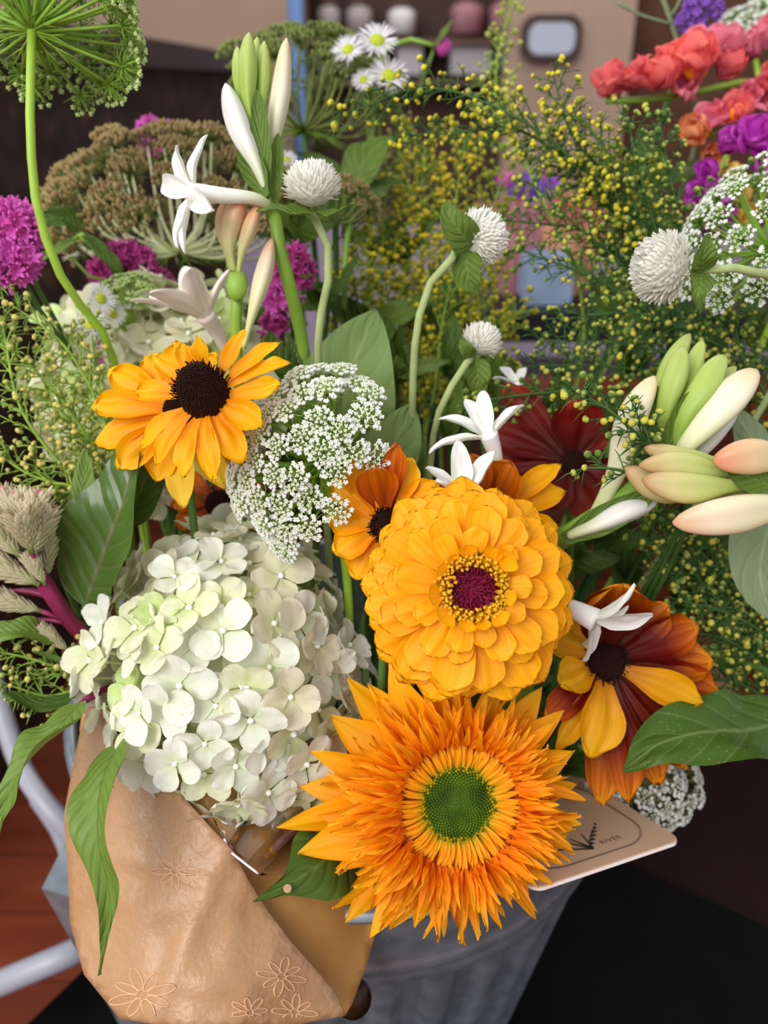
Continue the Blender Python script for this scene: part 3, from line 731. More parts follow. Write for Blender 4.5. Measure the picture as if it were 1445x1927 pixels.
for i in range(7):
    t = i / 6; c0 = l0.lerp(l1, t); s_ = .0022 * math.sin(math.pi * (t * .8 + .15))
    dm.tube([c0 - Vector((s_, -s_ * .3, 0)), c0 + Vector((0, .0012, 0)), c0 + Vector((s_, s_ * .3, 0))], [.0002, .0010, .0002], 4)
part('botanical_drawing', dm.mesh('botanical_drawing', M['ink_green']), cd, cdM, label='dark leaf and fan drawing on the card')
def text(s, size, Mx, mat, parent, name):
    cu = bpy.data.curves.new(name, 'FONT'); cu.body = s; cu.size = size; cu.extrude = .00005; cu.align_x = 'CENTER'; cu.space_character = 1.25
    o_ = bpy.data.objects.new(name, cu); COL.objects.link(o_)
    dg = bpy.context.evaluated_depsgraph_get(); me = bpy.data.meshes.new_from_object(o_.evaluated_get(dg))
    bpy.data.objects.remove(o_); me.materials.clear(); me.materials.append(mat); return part(name, me, parent, Mx)
tc = tocard(1152, 1583); text('RIVER', .0042, cdM @ T(tc.x, tc.y, .0002), M['ink'], cd, 'small_lettering')
tc = tocard(1050, 1618); text('ART', .0042, cdM @ T(tc.x, tc.y, .0002), M['ink'], cd, 'small_lettering')
# ------------------------------------------------------------------ flower builders
def zinnia():
    h = P(884, 1108, .352); H = frame(h, D(-.02, .10, 1), D(1, 0, 0)); k_ = .352 / F
    pts = stem_pts(h, [h + D(.05, -.25, -1) * .05])
    t = flower_root('zinnia', 'large golden yellow zinnia with a crimson centre, in front of everything', 'zinnia', pts)
    make_stem(t, pts, .003, M['green'])
    rs = random.Random(4)
    rows = [(20, 217, -9, .0, 84, 24), (17, 200, -6, .0032, 78, 24), (14, 180, 0, .0068, 70, 26), (12, 152, 6, .0105, 60, 30), (9, 114, 12, .0140, 44, 36)]
    for ri, (n, rad, el, z0, wd, r0) in enumerate(rows):
        var = []
        for s_ in range(4):
            var.append(petal('zinnia', (rad - r0) * k_, wd * k_, .12 if s_ % 2 else -.06, -16 + 5 * s_ - (6 if ri < 2 else 0), 3, roll=.25, wave=.0010, seed=ri * 9 + s_, notch=.03, nu=10, nv=14).mesh('zinnia_petal', M['zinnia']))
        for i in range(n):
            if ri == 4 and i == 3: continue
            a = 2 * math.pi * (i + .5 * (ri % 2) + rs.uniform(-.17, .17)) / n + ri * .21
            sc_ = rs.uniform(.88 if ri > 1 else .94, 1.06) * (1.05 if math.sin(a) < -.4 else 1)
            part('petal', var[rs.randrange(4)], t, H @ RZ(a) @ T(r0 * k_, 0, z0 + (i % 2) * .0007) @ RY(R(-el + rs.uniform(-3, 3))) @ RX(R(rs.uniform(-6, 6))) @ S(sc_))
    # small spoon petals around the eye
    sp = [petal('zinnia', 44 * k_, 36 * k_, .5, 25, 10, seed=s_, notch=.03, nu=8, nv=9).mesh('spoon_petal', M['zinnia']) for s_ in range(3)]
    for a, sc_ in ((100, .9), (62, 1.0), (40, 1.25), (190, 1.1), (225, 1.15), (258, .9), (310, 1.0), (283, .8), (150, .8), (345, .8), (125, .7)):
        part('petal', sp[rs.randrange(3)], t, H @ RZ(R(a)) @ T(52 * k_, 0, .0180) @ RY(R(-26)) @ S(sc_))
    # crimson cone and its threads
    m = MB(); m.ball((0, 0, .010), 58 * k_, 24, 16, 1, 1, .7)
    M['crimson'] = plain('crimson', C('#8c1440'), .6, .3, .35, 600); M['crimson_dark'] = plain('crimson_dark', C('#6c1224'), .7, .2, .35, 500)
    part('cone', m.mesh('cone', M['crimson_dark']), t, H)
    m = MB()
    for i in range(150):
        r = 34 * k_ * math.sqrt((i + .5) / 150); a = i * 2.39996; b0 = Vector((r * math.cos(a), r * math.sin(a), .0188 - r * r * 25))
        dr = Vector((math.cos(a) * .8 + rs.uniform(-.8, .8), math.sin(a) * .8 + rs.uniform(-.8, .8), 1.2)).normalized()
        m.tube([b0, b0 + dr * .0018, b0 + dr * .0036 + Vector((rs.uniform(-1, 1), rs.uniform(-1, 1), 0)) * .0009], [.00035, .0003, .0001], 4)
    for i in range(90):
        a = rs.uniform(0, 6.28); r = rs.uniform(44, 64) * k_; b0 = Vector((r * math.cos(a), r * math.sin(a), .0150))
        m.tube([b0, b0 + Vector((rs.uniform(-.5, .5), rs.uniform(-.5, .5), 1)) * .0032], [.0006, .0003], 4)
    part('threads', m.mesh('threads', M['crimson']), t, H)
    M['disc_yellow'] = plain('disc_yellow', C('#e8b020'), .5, .3, .12, 400)
    m = MB()   # a curled five-lobed disc floret
    def cup(u, v):
        a = u * 2 * math.pi; r = .0006 + .0011 * v ** 1.2 * (1 + .35 * math.cos(a * 2.0)); return (r * math.cos(a), r * math.sin(a), .0045 * v - .0005)
    m.grid(cup, 14, 6)
    for i in range(5):
        a = i * 1.257; m.tube([Vector((.0013 * math.cos(a), .0013 * math.sin(a), .0038)), Vector((.0019 * math.cos(a), .0019 * math.sin(a), .0046)), Vector((.0022 * math.cos(a + .4), .0022 * math.sin(a + .4), .0041))], [.0006, .0006, .0003], 5)
    fm = m.mesh('disc_floret', M['disc_yellow'])
    for i in range(46):
        a = i * 2 * math.pi / 46 * 1.0 + rs.uniform(-.05, .05); r = (41 if i % 2 else 51) * k_ * rs.uniform(.95, 1.06)
        part('disc_floret', fm, t, H @ RZ(a) @ T(r, 0, .010 + .70 * math.sqrt(max(0, (58 * k_) ** 2 - r * r)) + .0006) @ RY(R(rs.uniform(5, 40))) @ RZ(rs.uniform(0, 6)) @ S(rs.uniform(.9, 1.25)))
zinnia()

def sunflower():
    h = P(858, 1508, .392); H = frame(h, D(.10, .06, 1), D(1, 0, 0)); k_ = .378 / F; rs = random.Random(11)
    pts = stem_pts(h, [h + D(0, .1, -1) * .05, h + D(0, .3, -1) * .09])
    t = flower_root('sunflower', 'shaggy orange double sunflower with a green centre hanging over the bucket rim', 'sunflower', pts)
    make_stem(t, pts, .0045, M['green'])
    hv = [petal('point', 1.0, w_, c_, b_, b0, roll=.5, wave=.05, seed=i, nu=6, nv=12).mesh('ray_petal', M['sun_ray']) for i, (w_, c_, b_, b0) in enumerate(((.42, .25, -25, 10), (.36, -.25, 14, -4), (.46, .2, -30, 12), (.34, .4, -12, 4)))]
    # (angle deg, picture length from centre) measured around the flower
    lens = [(5, 255), (-12, 262), (22, 262), (36, 280), (52, 285), (70, 265), (88, 262), (104, 275), (118, 305), (132, 320), (146, 300), (160, 300), (173, 310), (185, 350), (197, 322), (207, 325), (219, 322), (229, 318), (240, 280), (252, 262), (262, 245), (275, 232), (290, 226), (305, 232), (322, 236), (337, 250), (347, 250), (125, 285), (212, 250), (235, 300)]
    for i, (a, L_) in enumerate(lens):
        L2 = (L_ - 70) * k_; part('ray_petal', hv[i % 4], t, H @ RZ(R(a + rs.uniform(-3, 3))) @ T(70 * k_, 0, -.004 + (i % 3) * .0015) @ RY(R(rs.uniform(-4, 8))) @ RX(R(rs.uniform(-25, 25))) @ Matrix.Diagonal((L2, min(L2, .056), L2 * .6, 1)))
    tv = [petal('point', 1.0, w_, c_, b_, b0, roll=.5, wave=.08, seed=20 + i, nu=4, nv=9, twist=tw).mesh('tuft_petal', M['sun_tuft']) for i, (w_, c_, b_, b0, tw) in enumerate(((.20, .5, -35, 24, 20), (.17, -.4, 25, -5, -20), (.22, .4, -45, 30, 10), (.15, .6, 20, 6, 30), (.20, .3, -20, 10, -20), (.18, .5, -60, 38, 0)))]
    items = []
    for ring, (n, r0, L0, el, z0) in enumerate(((85, 112, 142, -6, .002), (85, 112, 124, 4, .006), (80, 114, 100, 14, .009), (70, 116, 78, 26, .011), (60, 118, 52, 42, .012))):
        for i in range(n):
            a = 2 * math.pi * (i + rs.uniform(-.4, .4)) / n
            lowleft = .5 + .5 * math.cos(a - R(235))
            L_ = L0 * rs.uniform(.62, 1.10) * (.92 + .20 * lowleft)
            items.append((a, r0 + rs.uniform(-5, 6), L_ * k_, el + rs.uniform(-16, 16), z0 + rs.uniform(-.0015, .0015), rs.randrange(6), rs.uniform(-50, 50), ring, rs.gauss(0, 11)))
    rs.shuffle(items); items.sort(key=lambda q: -q[7]); extra = MB(); vsrc = [petal('point', 1.0, w_, c_, b_, b0, roll=.5, wave=.08, seed=20 + i, nu=4, nv=7) for i, (w_, c_, b_, b0) in enumerate(((.20, .5, -35, 24), (.17, -.4, 25, -5), (.22, .4, -45, 30), (.15, .6, 20, 6), (.20, .3, -20, 10), (.18, .5, -60, 38)))]
    big = sorted(items, key=lambda q: -q[2])[:100]; bigs = set(id(q) for q in big)
    for it in items:
        a, r0, L_, el, z0, v_, tw, _, yaw = it
        Mx = H @ RZ(a) @ T(r0 * k_, 0, z0) @ RZ(R(yaw)) @ RY(R(-el)) @ RX(R(tw)) @ S(L_)
        if id(it) in bigs: part('tuft_petal', tv[v_], t, Mx)
        else: extra.add(vsrc[v_], Mx)
    part('tuft_petals', extra.mesh('tuft_petals', M['sun_tuft']), t, kind='stuff')
    # strips leaning in over the disc
    items = []
    for i in range(210):
        a = 2 * math.pi * (i + rs.uniform(-.3, .3)) / 105; items.append((a, rs.uniform(.85, 1.12), rs.uniform(-7, 7)))
    inner = MB(); sv = petal('strip', 1.0, .13, .6, -40, 34, wave=.05, seed=3, nu=4, nv=7)
    # modelled from the disc outwards: base at the disc, tip at the tuft ring
    for a, s_, tw in items:
        dx = 12 * k_
        inner.add(sv, H @ RZ(a) @ T((66 + rs.uniform(-6, 8)) * k_, 0, .0042 + rs.uniform(0, .001)) @ RZ(R(tw)) @ RY(R(4 + rs.uniform(-8, 4))) @ RX(R(rs.uniform(-15, 15))) @ S(56 * k_ * s_))
    part('inner_florets', inner.mesh('inner_florets', M['sun_inner']), t, kind='stuff', label='thin upright florets, olive at the foot and orange at the tip')
    kk = NT('green_disc'); oo = kk.obj(); cc = kk.noise(oo, 120, 3)
    M['disc_green'] = kk.finish(kk.ramp(cc, [(.3, C('#304c08')), (.7, C('#587810'))]), .6, .3)
    M['disc_rim'] = plain('disc_rim', C('#a89414'), .6, .3, .3, 500)
    d = MB().ball((0, 0, .001), 82 * k_, 40, 16, 1, 1, .30)
    part('disc', d.mesh('disc', M['disc_green']), t, H)
    b_ = MB()
    for i in range(620):
        r = 80 * k_ * math.sqrt((i + .5) / 620); a = i * 2.39996323; q = r / (80 * k_)
        z = .001 + 82 * k_ * .30 * math.sqrt(max(0, 1 - (q * .97) ** 2))
        b_.ball((r * math.cos(a), r * math.sin(a), z), (.00055 + .0004 * q), 6, 4, 1, 1, 1.5 + 2 * sm(.6, 1, q), mi=1 if q > .78 and (i * 7) % 10 < 7 else 0)
    part('disc_florets', b_.mesh('disc_florets', [M['disc_green'], M['disc_rim']]), t, H, kind='stuff')
sunflower()

BEAD = MB().ball((0, 0, 0), .0016, 8, 6).mesh('floret_bead', M['bead'])
def hyd_variants():
    out = {}
    for kk in ('hyd_white', 'hyd_cream', 'hyd_green', 'hyd_tan'):
        for s_ in range(4):
            m = MB(); rs = random.Random(s_ + 3)
            for j in range(4):
                pe = petal('round', .0155 * rs.uniform(.9, 1.1), .0148 * rs.uniform(.88, 1.1), rs.uniform(-.05, .3), rs.uniform(-35, 20), rs.uniform(5, 24), wave=.0018, seed=s_ * 5 + j, nu=7, nv=8)
                m.add(pe, RZ(j * math.pi / 2 + rs.uniform(-.12, .12)) @ T(.0008, 0, (j % 2) * .0006))
            out[kk, s_] = m.mesh('floret', M[kk])
    return out
HV = hyd_variants()
def hydrangea(c, rx, ry, rz, n, seed, colour, label, size=1., tilt=.3, pts_way=(), cap=-.35):
    rs = random.Random(seed); H = frame(c, D(-.05, .1, 1), D(1, 0, 0))
    pts = stem_pts(c, pts_way)
    t = flower_root('hydrangea', label, 'hydrangea', pts)
    make_stem(t, pts, .004, M['green_dark']); stalks = MB(); edge = MB(); PE_ = petal('round', .0155, .0150, .1, -12, 12, wave=.0015, seed=1, nu=6, nv=7)
    fl = []
    for i in range(n):
        z = 1 - (1 - cap) * (i + .5) / n; r = math.sqrt(max(0, 1 - z * z)); a = i * 2.39996 + seed
        q = Vector((r * math.cos(a) + rs.uniform(-.07, .07), r * math.sin(a) + rs.uniform(-.07, .07), z))
        k_ = rs.uniform(.93, 1.06) * (1 + .05 * noise.noise(q * 2.2))
        fl.append((q, k_))
    for i, (q, k_) in enumerate(fl):
        p = H @ Vector((q.x * rx * k_, q.y * ry * k_, q.z * rz * k_))
        nr = (H.to_3x3() @ Vector((q.x / rx, q.y / ry, q.z / rz))).normalized()
        nr = (nr + Vector((rs.uniform(-1, 1), rs.uniform(-1, 1), rs.uniform(-1, 1))) * tilt).normalized()
        kk = colour(q, rs); Mx = frame(p, nr, Vector((rs.uniform(-1, 1), rs.uniform(-1, 1), rs.uniform(-1, 1)))) @ S(size * rs.uniform(.86, 1.14))
        if i < 100: f = part('floret', HV[kk, rs.randrange(4)], t, Mx); part('bead', BEAD, f, Mx @ T(0, 0, .0012))
        else:
            for j in range(4): edge.add(PE_, Mx @ RZ(j * math.pi / 2))
        inner = c.lerp(p, .25); mid = inner.lerp(p - nr * .01, .6) + Vector((rs.uniform(-1, 1), rs.uniform(-1, 1), rs.uniform(-1, 1))) * .002
        stalks.tube([c, inner, mid, p], [.0015, .0012, .0007, .0006], 4)
    part('flower_stalks', stalks.mesh('flower_stalks', M['stalk_pale']), t)
    if edge.v: part('edge_florets', edge.mesh('edge_florets', M['hyd_cream' if seed != 3 else 'hyd_white']), t, kind='stuff')
    # florets deeper inside the ball
    ins = MB(); pe = petal('round', .0155, .0148, .1, -10, 12, seed=1, nu=4, nv=5)
    for i in range(n):
        z = 1 - 1.4 * (i + .5) / n; r = math.sqrt(max(0, 1 - z * z)); a = i * 2.39996 + 1.3 + seed
        q = Vector((r * math.cos(a), r * math.sin(a), z)) * .80; p = H @ Vector((q.x * rx, q.y * ry, q.z * rz)); nr = (p - c).normalized()
        nr = (nr + Vector((rs.uniform(-1, 1), rs.uniform(-1, 1), rs.uniform(-1, 1))) * .4).normalized()
        Mx = frame(p, nr, Vector((rs.uniform(-1, 1), rs.uniform(-1, 1), rs.uniform(-1, 1)))) @ S(size)
        for j in range(4): ins.add(pe, Mx @ RZ(j * math.pi / 2))
    part('inner_florets', ins.mesh('inner_florets', M['hyd_cream']), t, kind='stuff')
    return t
def colA(q, rs):
    g = math.exp(-((q.x + .25) ** 2 + (q.y - .30) ** 2) / .12) + .35 * math.exp(-((q.x + .1) ** 2 + (q.y + .15) ** 2) / .08)
    if rs.random() < g * .42: return 'hyd_green'
    if q.x > .35 and q.y > -.1 and rs.random() < .4: return 'hyd_tan'
    if q.y > .3: return rs.choice(['hyd_cream', 'hyd_cream', 'hyd_white', 'hyd_tan'])
    return 'hyd_white' if rs.random() < .72 else 'hyd_cream'
hydrangea(P(432, 1272, .438), .0625, .0745, .060, 140, 3, colA, 'big round white hydrangea head in front, left of the yellow zinnia', .93, .36)
hydrangea(P(298, 735, .54), .070, .066, .05, 100, 8, lambda q, rs: rs.choice(['hyd_cream', 'hyd_cream', 'hyd_tan', 'hyd_green']), 'cream green hydrangea head behind the black-eyed yellow flower', 1.05, .5)

def coneflower(h, face, petals, cone_r, cone_h, mats, name, label, cat, way=(), k_=None, pet_kind='ray', cone=True, seed=1, stem_r=.002, spikes=True, pz=0., stem_mat='green_dark', back=None):
    """petals: (angle, length px, width px, elevation, bend, material key)"""
    rs = random.Random(seed); H = frame(h, face, D(1, 0, 0))
    pts = stem_pts(h, way, back)
    t = flower_root(name, label, cat, pts); make_stem(t, pts, stem_r, M[stem_mat])
    for i, (a, L_, w_, el, bd, mk) in enumerate(petals):
        pe = petal(pet_kind, L_ * k_, w_ * k_, rs.uniform(.1, .35), bd, rs.uniform(0, 10), roll=.7, wave=.0022, seed=seed * 31 + i, notch=.05, nu=8, nv=13)
        part('petal', pe.mesh('petal', M[mk]), t, H @ RZ(R(a)) @ T(cone_r * .62, 0, pz + (i % 2) * .0008) @ RY(R(-el)) @ RX(R(rs.uniform(-14, 14))))
    if cone:
        m = MB(); N = 900
        m.ball((0, 0, 0), cone_r * .94, 28, 18, 1, 1, cone_h / cone_r)
        for i in range(N):
            z = 1 - 1.15 * (i + .5) / N; r = math.sqrt(max(0, 1 - z * z)); a = i * 2.39996 + rs.uniform(-.06, .06); z += rs.uniform(-.012, .012)
            m.ball((r * math.cos(a) * cone_r * .95, r * math.sin(a) * cone_r * .95, z * cone_h * .96), cone_r * .048, 5, 4, 1, 1, 1)
        part('cone', m.mesh('cone', M['cone']), t, H)
        if spikes:
            m = MB()
            for i in range(spikes if spikes > 1 else 130):
                a = rs.uniform(R(20), R(200)) if spikes > 1 else rs.uniform(0, 6.28); z = rs.uniform(.15, .75); r = math.sqrt(1 - z * z)
                if spikes > 1: pass
                b0 = Vector((r * math.cos(a) * cone_r, r * math.sin(a) * cone_r, z * cone_h * .9)); dr = (b0.normalized() + Vector((rs.uniform(-.5, .5), rs.uniform(-.5, .5), rs.uniform(0, .6)))).normalized()
                e = b0 + dr * cone_r * rs.uniform(.14, .3)
                m.tube([b0, b0.lerp(e, .6), e + Vector((rs.uniform(-1, 1), rs.uniform(-1, 1), 0)) * cone_r * .06], [.00022, .00022, .0003], 4)
            part('cone_bristles', m.mesh('cone_bristles', M['cone_spike']), t, H)
    return t, H
kE = .365 / F
pe_ = []
for a, L_, w_, el, bd in ((84, 96, 36, 34, 14), (52, 122, 36, 16, -10), (32, 150, 36, 14, -30), (17, 150, 42, 4, -24), (-2, 132, 50, -4, 20), (-34, 108, 60, -16, -14), (-62, 128, 56, -14, -30), (-84, 148, 44, -6, -38), (-106, 140, 46, -8, -34), (-128, 140, 40, 4, -52), (-150, 136, 42, 6, -40), (168, 130, 48, 4, -20), (140, 118, 44, 16, -10), (114, 92, 40, 28, 6)):
    pe_.append((a, L_, w_, el, bd, 'susan'))
coneflower(P(390, 750, .372), D(-.28, .52, 1), pe_, 50 * kE, 92 * kE, None, 'black_eyed_susan', 'bright yellow black-eyed susan with a tall dark brown cone, beside the white lace umbel', 'black-eyed susan', k_=kE, seed=2, spikes=150, back=D(.1, -.3, -1) * .05, pz=.001)
pe_ = [(a, L_, 62, 0, -18, 'susan') for a, L_ in ((150, 150), (175, 158), (198, 160), (222, 140), (125, 120), (250, 120))] + [(272, 165, 60, -8, -14, 'susan_pale'), (300, 150, 50, -10, -30, 'susan_pale'), (320, 120, 50, -10, -30, 'susan'), (60, 110, 50, 0, -10, 'susan'), (95, 118, 52, 0, -10, 'susan')]
coneflower(P(342, 775, .40), D(-.1, .15, 1), pe_, .010, .003, None, 'black_eyed_susan', 'second yellow flower half hidden behind the black-eyed susan', 'black-eyed susan', k_=.40 / F, seed=5, spikes=False)
pe_ = [(172, 98, 64, -4, -12, 'susan'), (140, 120, 66, 4, -20, 'susan'), (104, 128, 80, 28, 50, 'orange_brown'), (118, 130, 74, 10, 10, 'susan'), (70, 122, 60, 8, -14, 'susan'), (208, 96, 66, -4, -10, 'susan'), (238, 100, 70, -6, -14, 'susan'), (40, 110, 60, 10, 0, 'susan'), (0, 90, 60, 0, 0, 'susan'), (-40, 90, 60, 0, 0, 'susan'), (86, 150, 46, 20, 20, 'orange_brown')]
coneflower(P(728, 990, .378), D(.10, .2, 1), pe_, .0078, .006, None, 'black_eyed_susan', 'yellow dark-centred flower tucked behind the left edge of the zinnia', 'black-eyed susan', k_=.378 / F, seed=7, spikes=True)
pe_ = [(60, 118, 86, 35, 18, 'orange_brown'), (105, 122, 72, 35, 22, 'orange_brown'), (24, 165, 50, 4, -30, 'susan'), (38, 175, 44, 6, -10, 'susan'), (-5, 120, 50, 0, 0, 'susan'), (150, 100, 60, 10, 0, 'orange_brown'), (200, 90, 60, 0, 0, 'susan'), (-60, 90, 60, 0, 0, 'susan')]
coneflower(P(908, 985, .405), D(.0, .4, 1), pe_, .010, .008, None, 'black_eyed_susan', 'orange brown flower standing up behind the top of the zinnia', 'black-eyed susan', k_=.405 / F, seed=9)
pe_ = [(158, 175, 66, 0, -20, 'maroon'), (130, 190, 60, 6, 10, 'maroon'), (92, 118, 98, 30, 20, 'maroon'), (180, 150, 60, -4, -24, 'maroon'), (-70, 105, 92, -10, -26, 'maroon'), (-20, 90, 60, 0, -10, 'maroon'), (45, 70, 50, 0, -10, 'maroon'), (-120, 90, 60, 0, -10, 'maroon')]
coneflower(P(1078, 872, .44), D(-.05, .25, 1), pe_, .0072, .005, None, 'coneflower', 'dark maroon flower behind the zinnia, left of the white tuberose bud', 'coneflower', k_=.44 / F, seed=12, spikes=False)
pe_ = [(112, 190, 130, 34, 60, 'bicolor'), (92, 190, 120, 38, 30, 'bicolor'), (205, 90, 72, 6, 0, 'bicolor_yellow'), (-122, 175, 44, 0, -24, 'bicolor_yellow'), (-103, 165, 88, 14, -44, 'bicolor_yellow'), (-82, 245, 70, -6, -30, 'bicolor'), (-66, 235, 74, -4, -24, 'bicolor'), (-50, 240, 74, -8, -14, 'bicolor'), (-36, 235, 84, -8, -10, 'bicolor'), (-26, 170, 66, 16, -30, 'bicolor_yellow'), (-14, 215, 84, -6, -6, 'bicolor'), (-92, 250, 76, -12, -20, 'bicolor'), (0, 190, 90, -2, 6, 'bicolor'), (22, 170, 80, 0, 10, 'bicolor'), (45, 140, 80, 10, 20, 'bicolor'), (150, 100, 80, 0, 0, 'bicolor_yellow'), (-140, 150, 60, 0, 0, 'bicolor'), (-20, 230, 80, -12, -4, 'bicolor')]
coneflower(P(1140, 1245, .42), D(.12, .30, 1), pe_, .0105, .005, None, 'coneflower', 'large mahogany and amber flower with a black centre, right of the sunflower', 'coneflower', k_=.42 / F, seed=15)
pe_ = [(a, 78, 40, 0, -20, 'orange_brown') for a in (-150, -120, -60, -30, 0, 30, 90, 140, 180)]
coneflower(P(412, 948, .47), D(0, .3, 1), pe_, .008, .006, None, 'coneflower', 'rusty orange flower in shade between the hydrangea and white lace umbel', 'coneflower', k_=.47 / F, seed=19, spikes=False)
# ------------------------------------------------------------------ lace umbels
def umbellet(r, n, white, green, seed, dome=.35, blob=.00095, seedy=False):
    """one small cluster: pedicels from the origin, florets on a shallow dome facing +Z"""
    rs = random.Random(seed); m = MB(); h0 = r * .75
    for i in range(n):
        q = math.sqrt((i + .5) / n); a = i * 2.39996 + rs.uniform(-.2, .2)
        if seedy: q *= rs.uniform(.8, 1.1)
        p = Vector((r * q * math.cos(a), r * q * math.sin(a), h0 - dome * r * q * q + rs.uniform(-.04, .04) * r))
        m.tube([Vector((0, 0, 0)), p * .55 + Vector((0, 0, -.1 * r)), p], [r * .035, r * .03, r * .03], 3, mi=1)
        if seedy:
            for _ in range(3):
                o_ = Vector((rs.uniform(-1, 1), rs.uniform(-1, 1), rs.uniform(-.5, 1))) * blob; m.ball(p + o_, blob * .8, 5, 4, .7, .7, 1.5, mi=0)
            continue
        m.ball(p, blob * .95, 6, 4, 1, 1, .9, mi=1 if (i < n * .55) else 0)
        nb = 3 if i < n * .5 else 5
        for j in range(nb):
            b = j * 6.283 / nb + rs.uniform(-.3, .3); rr = blob * (.75 if i < n * .5 else 1.0)
            m.ball(p + Vector((math.cos(b) * rr, math.sin(b) * rr, blob * .5)), blob * (.55 if i < n * .5 else .7), 5, 3, mi=0)
    for j in range(7):  # bracts under the cluster
        b = j * .9; e = Vector((math.cos(b), math.sin(b), -.1)) * r * rs.uniform(.8, 1.1)
        m.tube([Vector((0, 0, 0)), e * .5 + Vector((0, 0, -r * .12)), e], [r * .03, r * .03, r * .008], 3, mi=1)
    return m.mesh('flower_cluster', [M[white], M[green]])
def umbel(hub, axis, ray_len, maxang, n, cl_r, mats, label, stem_way=(), seed=1, name='queen_annes_lace', curve=.15, nfl=26, stem_r=.0022, stem_mat='green_lime', ray_r=.0007, bracts=True, flat=.0, variants=3, seedy=False, pts=None, dome=.35, size_fall=.25, skip=None, blob=.00095, ray_mat=None, squash=1.0):
    rs = random.Random(seed); H = frame(hub, axis, D(1, 0, 0))
    pts = pts or stem_pts(hub, stem_way)
    t = flower_root(name, label, 'flower umbel', pts); make_stem(t, pts, stem_r, M[stem_mat])
    vs = [umbellet(cl_r, nfl, mats[0], mats[1], seed * 10 + i, dome, blob, seedy) for i in range(variants)]
    N = n
    for i in range(n):
        q = math.sqrt((i + .5) / n); th = maxang * q; a = i * 2.39996 + rs.uniform(-.12, .12)
        d = Vector((math.sin(th) * math.cos(a), math.sin(th) * math.sin(a) * squash, math.cos(th)))
        L_ = ray_len * (1 - flat * (1 - q)) * rs.uniform(.93, 1.06)
        e = H @ (d * L_)
        if skip and skip(e): continue
        out = (e - H.translation).normalized(); ax = (H.to_3x3() @ Vector((0, 0, 1)))
        mid = H @ (d * L_ * .5 + Vector((d.x, d.y, -.6)) * L_ * curve)
        face = (out * .75 + ax * .35).normalized()
        rel = spline([H.translation, mid, e], 8)
        ray = part('ray', MB().tube(rel, [ray_r * lerp(1.2, .8, j / 7) for j in range(8)], 5).mesh('ray', M[ray_mat or mats[1]]), t)
        part('flower_cluster', vs[rs.randrange(variants)], ray, frame(e, face, Vector((rs.uniform(-1, 1), rs.uniform(-1, 1), rs.uniform(-1, 1)))) @ S((1 - size_fall * (1 - q)) * rs.uniform(.9, 1.1)))
    if bracts:
        m = MB()
        for j in range(11):
            b = j * 6.283 / 11; e1 = ray_len * rs.uniform(.35, .6)
            b0 = Vector((0, 0, 0)); c1 = Vector((math.cos(b) * e1 * .5, math.sin(b) * e1 * .5, -.08 * e1)); c2 = Vector((math.cos(b) * e1, math.sin(b) * e1, -.3 * e1))
            m.tube([b0, c1, c2], [.0004, .0004, .0001], 4)
            for sgn in (-1, 1):
                b2 = b + sgn * .35; c3 = c1 + Vector((math.cos(b2), math.sin(b2), -.25)) * e1 * .5
                m.tube([c1, c1.lerp(c3, .5), c3], [.0004, .0003, .0001], 4)
        part('bracts', m.mesh('bracts', M['umbel_green']), t, H)
    return t
h = P(602, 872, .405)
umbel(h, D(-.74, .26, .72), .0405, R(88), 72, .0080, ('floret_white', 'floret_lime'), 'large white queen anne\'s lace umbel with green rays, above the white hydrangea', [P(622, 955, .412), P(648, 1045, .425)], 3, nfl=34, flat=.10, blob=.0009, ray_mat='umbel_green', curve=.12, skip=lambda e: (int(abs(e.x) * 1e5) % 10 < 3) and e.x > -.036)
h = P(60, 58, .40)
umbel(h, D(.16, .92, -.38), .043, R(86), 64, .0100, ('floret_lime', 'umbel_green'), 'green queen anne\'s lace umbel seen from below, cut by the top left corner', [P(57, 240, .405), P(72, 400, .412), P(125, 540, .43), P(205, 648, .46)], 5, nfl=26, stem_r=.0022, ray_r=.0009, curve=.02)
h = P(336, 478, .60)
umbel(h, D(-.05, 1, .28), .080, R(84), 44, .0155, ('seed_tan', 'seed_green'), 'brown seed head umbel, faded and domed, behind the open white tuberose', [P(352, 540, .62)], 7, name='seed_head', curve=.22, nfl=34, stem_r=.002, stem_mat='green_dark', ray_r=.0009, seedy=True, blob=.0019, variants=3, bracts=True, ray_mat='stalk_pale')
h = P(572, 250, .62)
umbel(h, D(.15, 1, .15), .064, R(68), 36, .0115, ('seed_green', 'seed_green'), 'olive green seed head umbel behind the tall tuberose spike', [P(580, 330, .63)], 9, name='seed_head', curve=.22, nfl=30, stem_mat='green_dark', ray_r=.0008, seedy=True, blob=.0013, ray_mat='seed_green')
umbel(P(632, 420, .56), D(.05, 1, .2), .026, R(75), 20, .007, ('seed_tan', 'seed_green'), 'small tan seed head peeping from behind the white globe flower', [P(632, 480, .58)], 13, name='seed_head', curve=.2, nfl=18, stem_mat='green_dark', seedy=True, blob=.001, bracts=False)
h = P(1452, 470, .455)
umbel(h, D(-.45, .45, .65), .042, R(85), 40, .0085, ('floret_white', 'umbel_green'), 'white queen anne\'s lace umbel cut by the right edge', [P(1470, 560, .48)], 15, nfl=26, curve=.1)
umbel(P(1418, 92, .72), D(-.2, 1, .4), .030, R(80), 22, .011, ('floret_white', 'umbel_green'), 'small white lace umbel behind the coral snapdragons', [P(1425, 160, .72)], 17, nfl=18, curve=.1, blob=.0015)
umbel(P(243, 580, .50), D(.0, 1, .4), .017, R(80), 16, .0055, ('floret_lime', 'umbel_green'), 'tiny lime green umbel between the pink blossoms and the cream hydrangea', [P(246, 650, .52)], 19, nfl=14, curve=.1, bracts=False)
